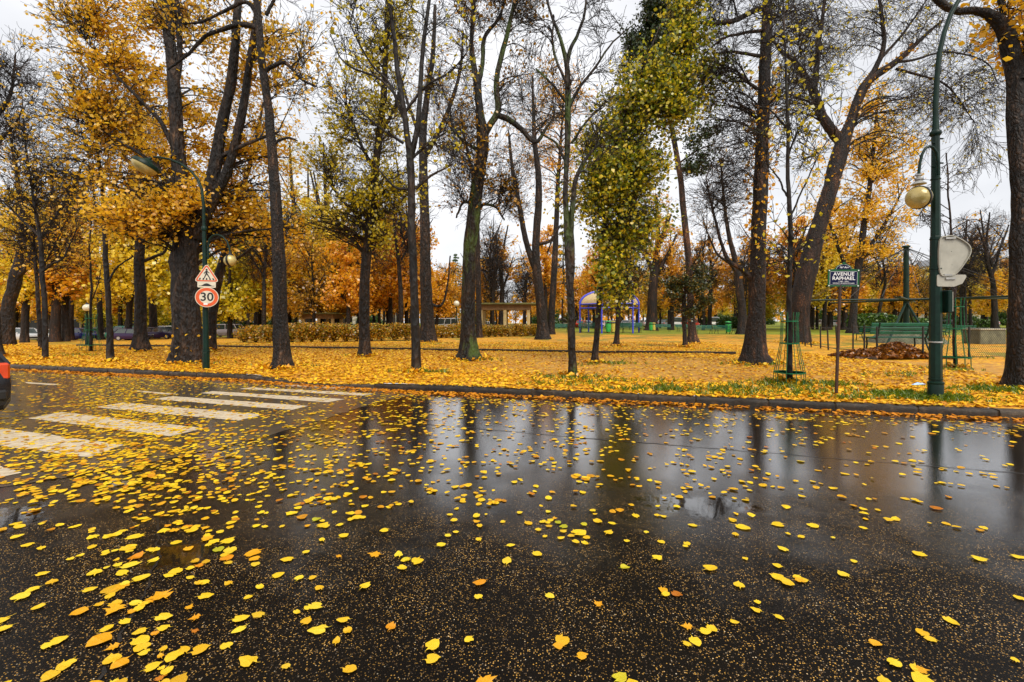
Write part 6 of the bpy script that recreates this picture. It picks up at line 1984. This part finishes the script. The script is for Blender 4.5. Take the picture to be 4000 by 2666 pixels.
# leaning iron posts with rails, left section
ip = [(3146, 1352), (3170, 1356), (3206, 1362), (3236, 1368), (3272, 1374), (3330, 1378)]
IP = [gp(*q) for q in ip]
f2 = thing('iron_railing', 'leaning black iron posts with thin rails, left of the mesh fence', 'railing', IP[0])
fo = Vector(IP[0])
for i, (X, Y, Z) in enumerate(IP[:-1]):
    b = MB(); le = (-.10, -.14, -.02, -.05, -.08)[i]
    b.tube([(X - fo.x, Y - fo.y, Z - fo.z - .1), (X - fo.x + le, Y - fo.y, Z - fo.z + 1.15)], .034, 6); b.build('post', 'iron_black', f2)
    a, c = Vector(IP[i]) - fo, Vector(IP[i + 1]) - fo
    b = MB(); b.tube([a + Vector((le, 0, 1.08)), c + Vector((le, 0, 1.06))], .014, 5); b.tube([a + Vector((0, 0, .12)), c + Vector((0, 0, .12))], .02, 5); b.build('rail', 'iron_black', f2)

# --- heap of brown leaves and its stone edging
X, Y, Z = gp(3505, 1404)
rng = np.random.default_rng(9)
n_ = 5200
Y += .35
ax = rng.normal(0, 1, (n_, 2)) * .5
ax = np.clip(ax, -1.0, 1.0)
hgt = .52 * np.exp(-(ax ** 2).sum(1) * 1.3) * rng.uniform(.55, 1.0, n_) * (1 + .25 * np.sin(ax[:, 0] * 5))
C = np.stack([ax[:, 0] * 1.75, ax[:, 1] * .75, hgt + .02], 1)
v, f = leaf_quads(C, .13, -.2, rng)
hp = link('leaf_pile', mesh_np('leaf_pile', v, [f], 'litter_pile'), None, (X, Y + .1, Z)); tag(hp, 'low heap of raked dark brown leaves in front of the bench behind the mesh fence', 'leaf pile')
b = MB(); b.box((-1.45, -.5, .03), (.9, .14, .12), -.6, bev=.02); o = b.build('stone_edging', 'kerb_stone', None, False, (X, Y, Z)); tag(o, 'short dark stone edging slab at the left end of the leaf heap', 'edging')

# --- concrete box
X, Y, Z = gp(3876, 1346)
cbx = thing('concrete_box', 'mossy grey green concrete box with a pale lid near the right edge trunk', 'box', (X, Y + .5, Z))
b = MB(); b.box((0, 0, .42), (1.62, 1.1, .86), .03, bev=.03); b.build('body', 'concrete_old', cbx)
b = MB(); b.box((0, 0, .905), (1.74, 1.2, .11), .03, bev=.03); b.build('lid', 'concrete_top', cbx)

# --- small globe lamps of the park
def park_lamp(label, px, py, gpy, s=1.0):
    X, Y, Z = gp(px, py)
    zt = EYE - (gpy - HZ) / F * Y - Z
    r = thing('park_lamp', label, 'lamp post', (X, Y, Z))
    b = MB(); b.lathe([(.10, -.1), (.10, .5), (.055, .6), (.05, zt - .25), (.09, zt - .2)], 10); b.build('pole', 'paint_green', r, True)
    q = .26 * s
    b = MB(); b.lathe([(0.03, -q)] + [(q * math.cos(a), q * math.sin(a)) for a in np.linspace(-1.4, 1.5, 14)], 18, TR(0, 0, zt)); b.build('lamp_globe', 'globe_glass', r, True)
    b = MB(); b.lathe([(.10, q * .93), (.06, q + .06), (0, q + .10)], 10, TR(0, 0, zt)); b.build('lamp_cap', 'iron_black', r, True)
park_lamp('white globe lamp on a green post among the slim trunks at left', 340, 1352, 1203, .85)
park_lamp('pale globe lamp on a thin green post in front of the bright spruce', 1783, 1304, 1187, 1.25)
park_lamp('far pale globe lamp behind the hedge between the linden and the smooth forked tree', 1553, 1290, 1226, 1.0)
park_lamp('tiny white globe lamp behind the right shelter railing', 1983, 1292, 1226, .8)

# ------------------------------------------------------------------ cars
def car_proto(name, kind):
    """kind: hatch, saloon, estate, van; nose towards +x; returns {part: mesh pieces}"""
    P_ = {'hatch': dict(L=3.9, W=1.70, H=1.48, hood=.98, roof=(1.22, 3.30), tail=3.72, belt=.92, rear=.95),
          'saloon': dict(L=4.5, W=1.76, H=1.43, hood=1.20, roof=(1.75, 3.20), tail=3.85, belt=.92, rear=.98),
          'estate': dict(L=4.5, W=1.74, H=1.45, hood=1.15, roof=(1.70, 4.05), tail=4.38, belt=.92, rear=.95),
          'van': dict(L=4.6, W=1.9, H=2.05, hood=.62, roof=(1.15, 4.40), tail=4.55, belt=1.15, rear=1.2)}[kind]
    L, Wd, H = P_['L'], P_['W'], P_['H']; hb = P_['belt']
    # lower body: stations along the length, cross sections across
    xs = [0, .05, .18, .5, P_['hood'], 1.6, L * .5, L * .7, P_['tail'], L - .14, L - .03, L]
    tops = [.62, .70, .76, .82, hb - .02, hb, hb + .01, hb + .02, P_['rear'], P_['rear'] - .04, .82, .66]
    wid = [.72, .84, .92, .97, 1, 1, 1, 1, .99, .95, .90, .80]
    bots = [.34, .24, .20, .18, .18, .18, .18, .18, .19, .22, .28, .38]
    vs, fs = [], []
    for x, t_, w, bo in zip(xs, tops, wid, bots):
        h = Wd / 2 * w
        for (yy, zz) in ((-h * .90, bo), (-h * .99, bo + .12), (-h, bo + (t_ - bo) * .55), (-h * .96, t_ - .05), (-h * .86, t_), (0, t_ + .015), (h * .86, t_), (h * .96, t_ - .05), (h, bo + (t_ - bo) * .55), (h * .99, bo + .12), (h * .90, bo)):
            vs.append((L / 2 - x, yy, zz))
    n = 11
    for i in range(len(xs) - 1):
        for k in range(n - 1): fs.append((i * n + k, i * n + k + 1, (i + 1) * n + k + 1, (i + 1) * n + k))
        fs.append(((i + 1) * n, i * n, i * n + n - 1, (i + 1) * n + n - 1)[::-1])
    fs.append(tuple(range(n))[::-1]); fs.append(tuple((len(xs) - 1) * n + k for k in range(n)))
    body = MB().add(vs, fs)
    # roof skin with pillars (frame), glass inset between
    a0, a1 = P_['roof']; wb, wt = Wd / 2 * .93, Wd / 2 * .72
    fx, rx = L / 2 - P_['hood'] + .02, L / 2 - P_['tail'] - .02
    ra, rb = L / 2 - a0, L / 2 - a1
    def q(x, y, z): return (x, y, z)
    roofm = MB()
    roofm.add([q(ra, -wt, H - .06), q(ra, wt, H - .06), q(rb, wt, H - .06), q(rb, -wt, H - .06), q(ra - .1, -wt * .85, H), q(ra - .1, wt * .85, H), q(rb + .1, wt * .85, H), q(rb + .1, -wt * .85, H)],
              [(4, 5, 6, 7), (0, 1, 5, 4), (1, 2, 6, 5), (2, 3, 7, 6), (3, 0, 4, 7), (3, 2, 1, 0)])
    for s in (-1, 1):
        for (xb, xt) in ((fx, ra), (rx, rb), ((fx + rx) / 2 - .05, (ra + rb) / 2 - .02)) + (((rx + .9, rb + .75),) if kind in ('estate', 'van') else ()):
            roofm.tube([(xb, s * wb, hb - .03), (xt, s * wt, H - .04)], .042, 5)
    gl = MB()
    g = .012
    gv = [q(fx, -wb + g, hb - .04), q(fx, wb - g, hb - .04), q(rx, wb - g, hb - .04), q(rx, -wb + g, hb - .04), q(ra, -wt + g, H - .05), q(ra, wt - g, H - .05), q(rb, wt - g, H - .05), q(rb, -wt + g, H - .05)]
    gl.add(gv, [(0, 1, 5, 4), (1, 2, 6, 5), (2, 3, 7, 6), (3, 0, 4, 7)])
    return P_, body, roofm, gl
def make_car(label, kind, paint_m, group=None, detail=True):
    P_, body, roofm, gl = car_proto('car', kind)
    L, Wd = P_['L'], P_['W']
    r = thing('parked_car', label, 'car', group=group)
    body.build('body', paint_m, r, True)
    roofm.build('roof', paint_m, r, True)
    gl.build('window_glass', 'car_glass', r)
    for x in (L / 2 - .78, -L / 2 + .80):
        for s in (-1, 1):
            M_ = TR(x, s * (Wd / 2 - .10), .30) @ Matrix.Rotation(math.radians(90), 4, 'X')
            b = MB(); b.lathe([(.17, -.10), (.28, -.105), (.305, -.06), (.305, .06), (.28, .105), (.17, .10)], 20, M_); w = b.build('wheel', 'tyre_rubber', r, True)
            b = MB(); b.lathe([(0, -.09), (.05, -.112), (.17, -.10), (.19, -.11)] if s > 0 else [(.19, .11), (.17, .10), (.05, .112), (0, .09)], 14, M_); b.build('rim', 'rim_metal', w, True)
    for s in (-1, 1):
        b = MB(); b.box((L / 2 - .16, s * Wd * .36, .66), (.16, .34, .14), -s * .25, bev=.03); b.build('headlight', 'globe_glass', r)
        b = MB(); b.box((-L / 2 + .10, s * Wd * .385, .80), (.16, .22, .26), s * .22, bev=.03); b.build('taillight', 'tail_red', r)
        b = MB(); b.box((P_['L'] / 2 - P_['hood'] - .25, s * (Wd / 2 + .07), .95), (.10, .16, .11), bev=.03); b.build('wing_mirror', paint_m, r)
    for sx in (1, -1):
        b = MB(); b.box((sx * (L / 2 - .06), 0, .44), (.18, Wd * .86, .20), bev=.05); b.build('bumper', 'iron_black' if kind != 'saloon' else paint_m, r)
    return r
def put_car(o, px, py, rz, s=1.0):
    X, Y, Z = gp(px, py)
    o.location = (X, Y, Z); o.rotation_euler = (0, 0, rz); o.scale = (s, s, s)
    return o
lineup = [
 ('silver hatchback facing right, parked at the left end of the far row', 'hatch', 'car_silver', 88, 1334, -.20, 1.05),
 ('pale grey saloon behind the silver hatchback at left', 'saloon', 'car_silver', 162, 1330, -.15, 1.0),
 ('dark blue estate car behind the pale trunks at left', 'estate', 'car_blue', 314, 1329, -.1, 1.0),
 ('grey car with red tail lights behind the blue estate car', 'hatch', 'car_grey', 352, 1322, .1, 1.0),
 ('teal green hatchback right of the slim dark tree at left', 'hatch', 'car_teal', 490, 1326, 3.0, 1.05),
 ('dark plum car in front of the teal hatchback, by the thick trunk', 'hatch', 'car_plum', 520, 1330, .15, .8),
 ('dark car showing between the thick trunks left of the golden tree', 'saloon', 'car_plum', 618, 1325, .1, .9),
 ('white car left of the golden tree trunk', 'hatch', 'car_white', 672, 1322, -.2, 1.0),
 ('dark grey car touching the golden tree trunk on its left', 'hatch', 'car_grey', 700, 1320, .2, 1.0),
 ('pinkish white rounded hatchback left of the hedge', 'hatch', 'car_lilac', 882, 1318, 3.1, 1.05),
 ('orange car hidden behind the pinkish white hatchback', 'hatch', 'car_orange', 868, 1311, 3.1, 1.0),
 ('white car roof above the left end of the hedge', 'saloon', 'car_white', 1015, 1306, .1, 1.0),
 ('teal grey car between the posts of the left shelter', 'saloon', 'car_teal', 1165, 1300, .1, 1.0),
 ('white hatchback just right of the left shelter post', 'hatch', 'car_white', 1268, 1302, 3.0, 1.0),
 ('white car behind the hedge left of the smooth forked tree', 'hatch', 'car_white', 1588, 1292, .05, 1.0),
 ('white van behind the thick knobbly trunk', 'van', 'car_white', 1730, 1296, 3.1, 1.0),
 ('white van showing under the roof of the right shelter', 'van', 'car_white', 1910, 1288, 2.2, .8),
 ('white van parked between the shelter and the blue dome', 'van', 'car_white', 2186, 1281, .3, 1.0),
]
for (lb, kd, pm, px, py, rz, s) in lineup:
    put_car(make_car(lb, kd, pm), px, py, rz, s)
FARC = {}
far_cars = [(2272, 'hatch', 'car_red'), (2290, 'hatch', 'car_white'), (2310, 'saloon', 'car_grey'), (2352, 'hatch', 'car_white'), (2372, 'saloon', 'car_white'), (2402, 'hatch', 'car_dark'), (2446, 'saloon', 'car_silver'), (2474, 'hatch', 'car_white'), (2500, 'saloon', 'car_white'),
            (2532, 'hatch', 'car_silver'), (2575, 'saloon', 'car_dark'), (2600, 'hatch', 'car_grey'), (2646, 'van', 'car_white'), (2668, 'saloon', 'car_dark'), (2704, 'hatch', 'car_red'), (2790, 'van', 'car_white'), (3215, 'hatch', 'car_white'), (3262, 'saloon', 'car_silver'), (3310, 'saloon', 'car_white'),
            (3690, 'hatch', 'car_blue'), (3776, 'saloon', 'car_white'), (3865, 'hatch', 'car_silver')]
nm = {'car_red': 'red', 'car_white': 'white', 'car_grey': 'grey', 'car_dark': 'black', 'car_silver': 'silver', 'car_blue': 'blue'}
for i, (px, kd, pm) in enumerate(far_cars):
    key = (kd, pm)
    g_ = f'small {nm[pm]} cars in the far parking row'
    if key not in FARC:
        o = make_car(f"small {nm[pm]} {'van' if kd == 'van' else 'car'} in the far parking row beyond the lawn", kd, pm, g_); FARC[key] = o
    else:
        o = copy_tree(FARC[key])
    Y = 92 + (i * 37 % 11)
    X = (px - 2000) / F * Y
    o.location = (X, Y, float(gz(X, Y))); o.rotation_euler = (0, 0, 1.2 + .5 * math.sin(i * 2.1)); o.scale = (1, 1, 1)

# the car at the left edge of the road, only its tail in view
nc = make_car('dark car with an orange red tail light leaving the photo at its left edge', 'hatch', 'car_dark')
th = math.atan2(.29, -1.0)
ex, ey = -7.75, 7.15        # its right rear corner
Lc = 3.9
cxn = ex + math.cos(th) * (Lc / 2) - math.sin(th) * .84
cyn = ey + math.sin(th) * (Lc / 2) + math.cos(th) * .84
nc.location = (cxn, cyn, .004); nc.rotation_euler = (0, 0, th)

# ------------------------------------------------------------------ far buildings and fences
def block(label, px0, px1, toppy, Y, depth, storeys, bays, rz=0.0):
    X0, X1 = (px0 - 2000) / F * Y, (px1 - 2000) / F * Y
    cx = (X0 + X1) / 2; Wd = X1 - X0
    zg = float(gz(cx, Y)) - .3; h = EYE - (toppy - HZ) / F * Y - zg
    r = thing('apartment_building', label, 'building', (cx, Y, zg), rz)
    b = MB(); b.box((0, depth / 2, h / 2), (Wd, depth, h)); b.build('wall', 'facade', r)
    b = MB()
    w0, w1 = Wd / 2 + .3, Wd / 2 - 1.2
    b.add([(-w0, -.3, h), (w0, -.3, h), (w0, depth + .3, h), (-w0, depth + .3, h), (-w1, 1.2, h + 2.6), (w1, 1.2, h + 2.6), (w1, depth - 1.2, h + 2.6), (-w1, depth - 1.2, h + 2.6)], [(0, 1, 5, 4), (1, 2, 6, 5), (2, 3, 7, 6), (3, 0, 4, 7), (4, 5, 6, 7), (3, 2, 1, 0)])
    rf = b.build('roof', 'facade_roof', r)
    for k in range(3):
        b = MB(); b.box(((k - 1) * Wd * .28, depth * .5, h + 3.2), (1.2, .8, 1.8)); b.build('chimney', 'facade', rf)
    sh = h / storeys
    for j in range(storeys):
        for i in range(bays):
            x = -Wd / 2 + Wd * (i + .5) / bays
            b = MB(); b.box((x, -.03, sh * (j + .55)), (Wd / bays * .42, .10, sh * .55)); w = b.build('window', 'window_dark', r)
        b = MB(); b.box((0, -.12, sh * (j + 1) - .1), (Wd + .3, .3, .2)); b.build('cornice', 'facade', r)
    return r
block('pale apartment block behind the trees left of the smooth forked tree', 1270, 1520, 1062, 165, 14, 6, 9)
block('pale apartment block behind the trees near the right edge trunk', 3700, 4060, 1030, 170, 14, 7, 9, -.05)
block('grey apartment block far behind the wood at left', 420, 700, 1120, 160, 14, 5, 8)
# fence of dark panels and the things beyond it at left
YF = 78.0
df = thing('panel_fence', 'long dark fence of black panels on yellow brown posts behind the cars at left', 'fence', ((250 - 2000) / F * YF, YF, float(gz((250 - 2000) / F * YF, YF))))
for i in range(7):
    x = -9.5 + i * 3.1
    b = MB(); b.box((x + 1.55, 0, 1.75), (2.7, .06, 2.2)); b.build('panel', 'black_panel', df)
    b = MB(); b.box((x, 0, 1.5), (.34, .3, 3.0), bev=.03); b.build('post', 'shelter_wall', df)
X, Y = (118 - 2000) / F * 84, 84
ht = thing('work_hut', 'orange site hut with a pale roof behind the dark panel fence', 'hut', (X, Y, float(gz(X, Y))))
b = MB(); b.box((0, 0, 2.2), (2.6, 2.4, 4.2), bev=.05); b.build('wall', 'hut_orange', ht)
b = MB(); b.box((0, 0, 4.45), (2.9, 2.7, .5), bev=.1); b.build('roof', 'concrete_top', ht)
for i, px in enumerate((268, 330)):
    X, Y = (px - 2000) / F * 86, 86
    t_ = thing('work_tent', ('white site tent behind the dark panel fence, left of the globe lamp', 'white site tent behind the globe lamp at left')[i], 'tent', (X, Y, float(gz(X, Y))))
    b = MB(); b.box((0, 0, 1.8), (3.2, 2.4, 3.6), bev=.05); b.build('wall', 'white_plastic', t_)
    b = MB(); b.add([(-1.8, -1.4, 3.6), (1.8, -1.4, 3.6), (1.8, 1.4, 3.6), (-1.8, 1.4, 3.6), (0, 0, 4.6)], [(0, 1, 4), (1, 2, 4), (2, 3, 4), (3, 0, 4), (3, 2, 1, 0)]); b.build('roof', 'white_plastic', t_)
X, Y = (362 - 2000) / F * 70, 70
br = thing('works_barrier', 'white works barrier with a red stripe behind the blue estate car', 'barrier', (X, Y, float(gz(X, Y))))
b = MB(); b.box((0, 0, 1.75), (2.7, .08, 1.5), bev=.02); b.build('panel', 'white_plastic', br)
b = MB(); b.box((0, -.05, 2.0), (2.7, .03, .16)); b.build('stripe', 'barrier_red', br)
for x in (-1.2, 1.2):
    b = MB(); b.box((x, 0, .55), (.08, .5, 1.1)); b.build('foot', 'galvanised', br)
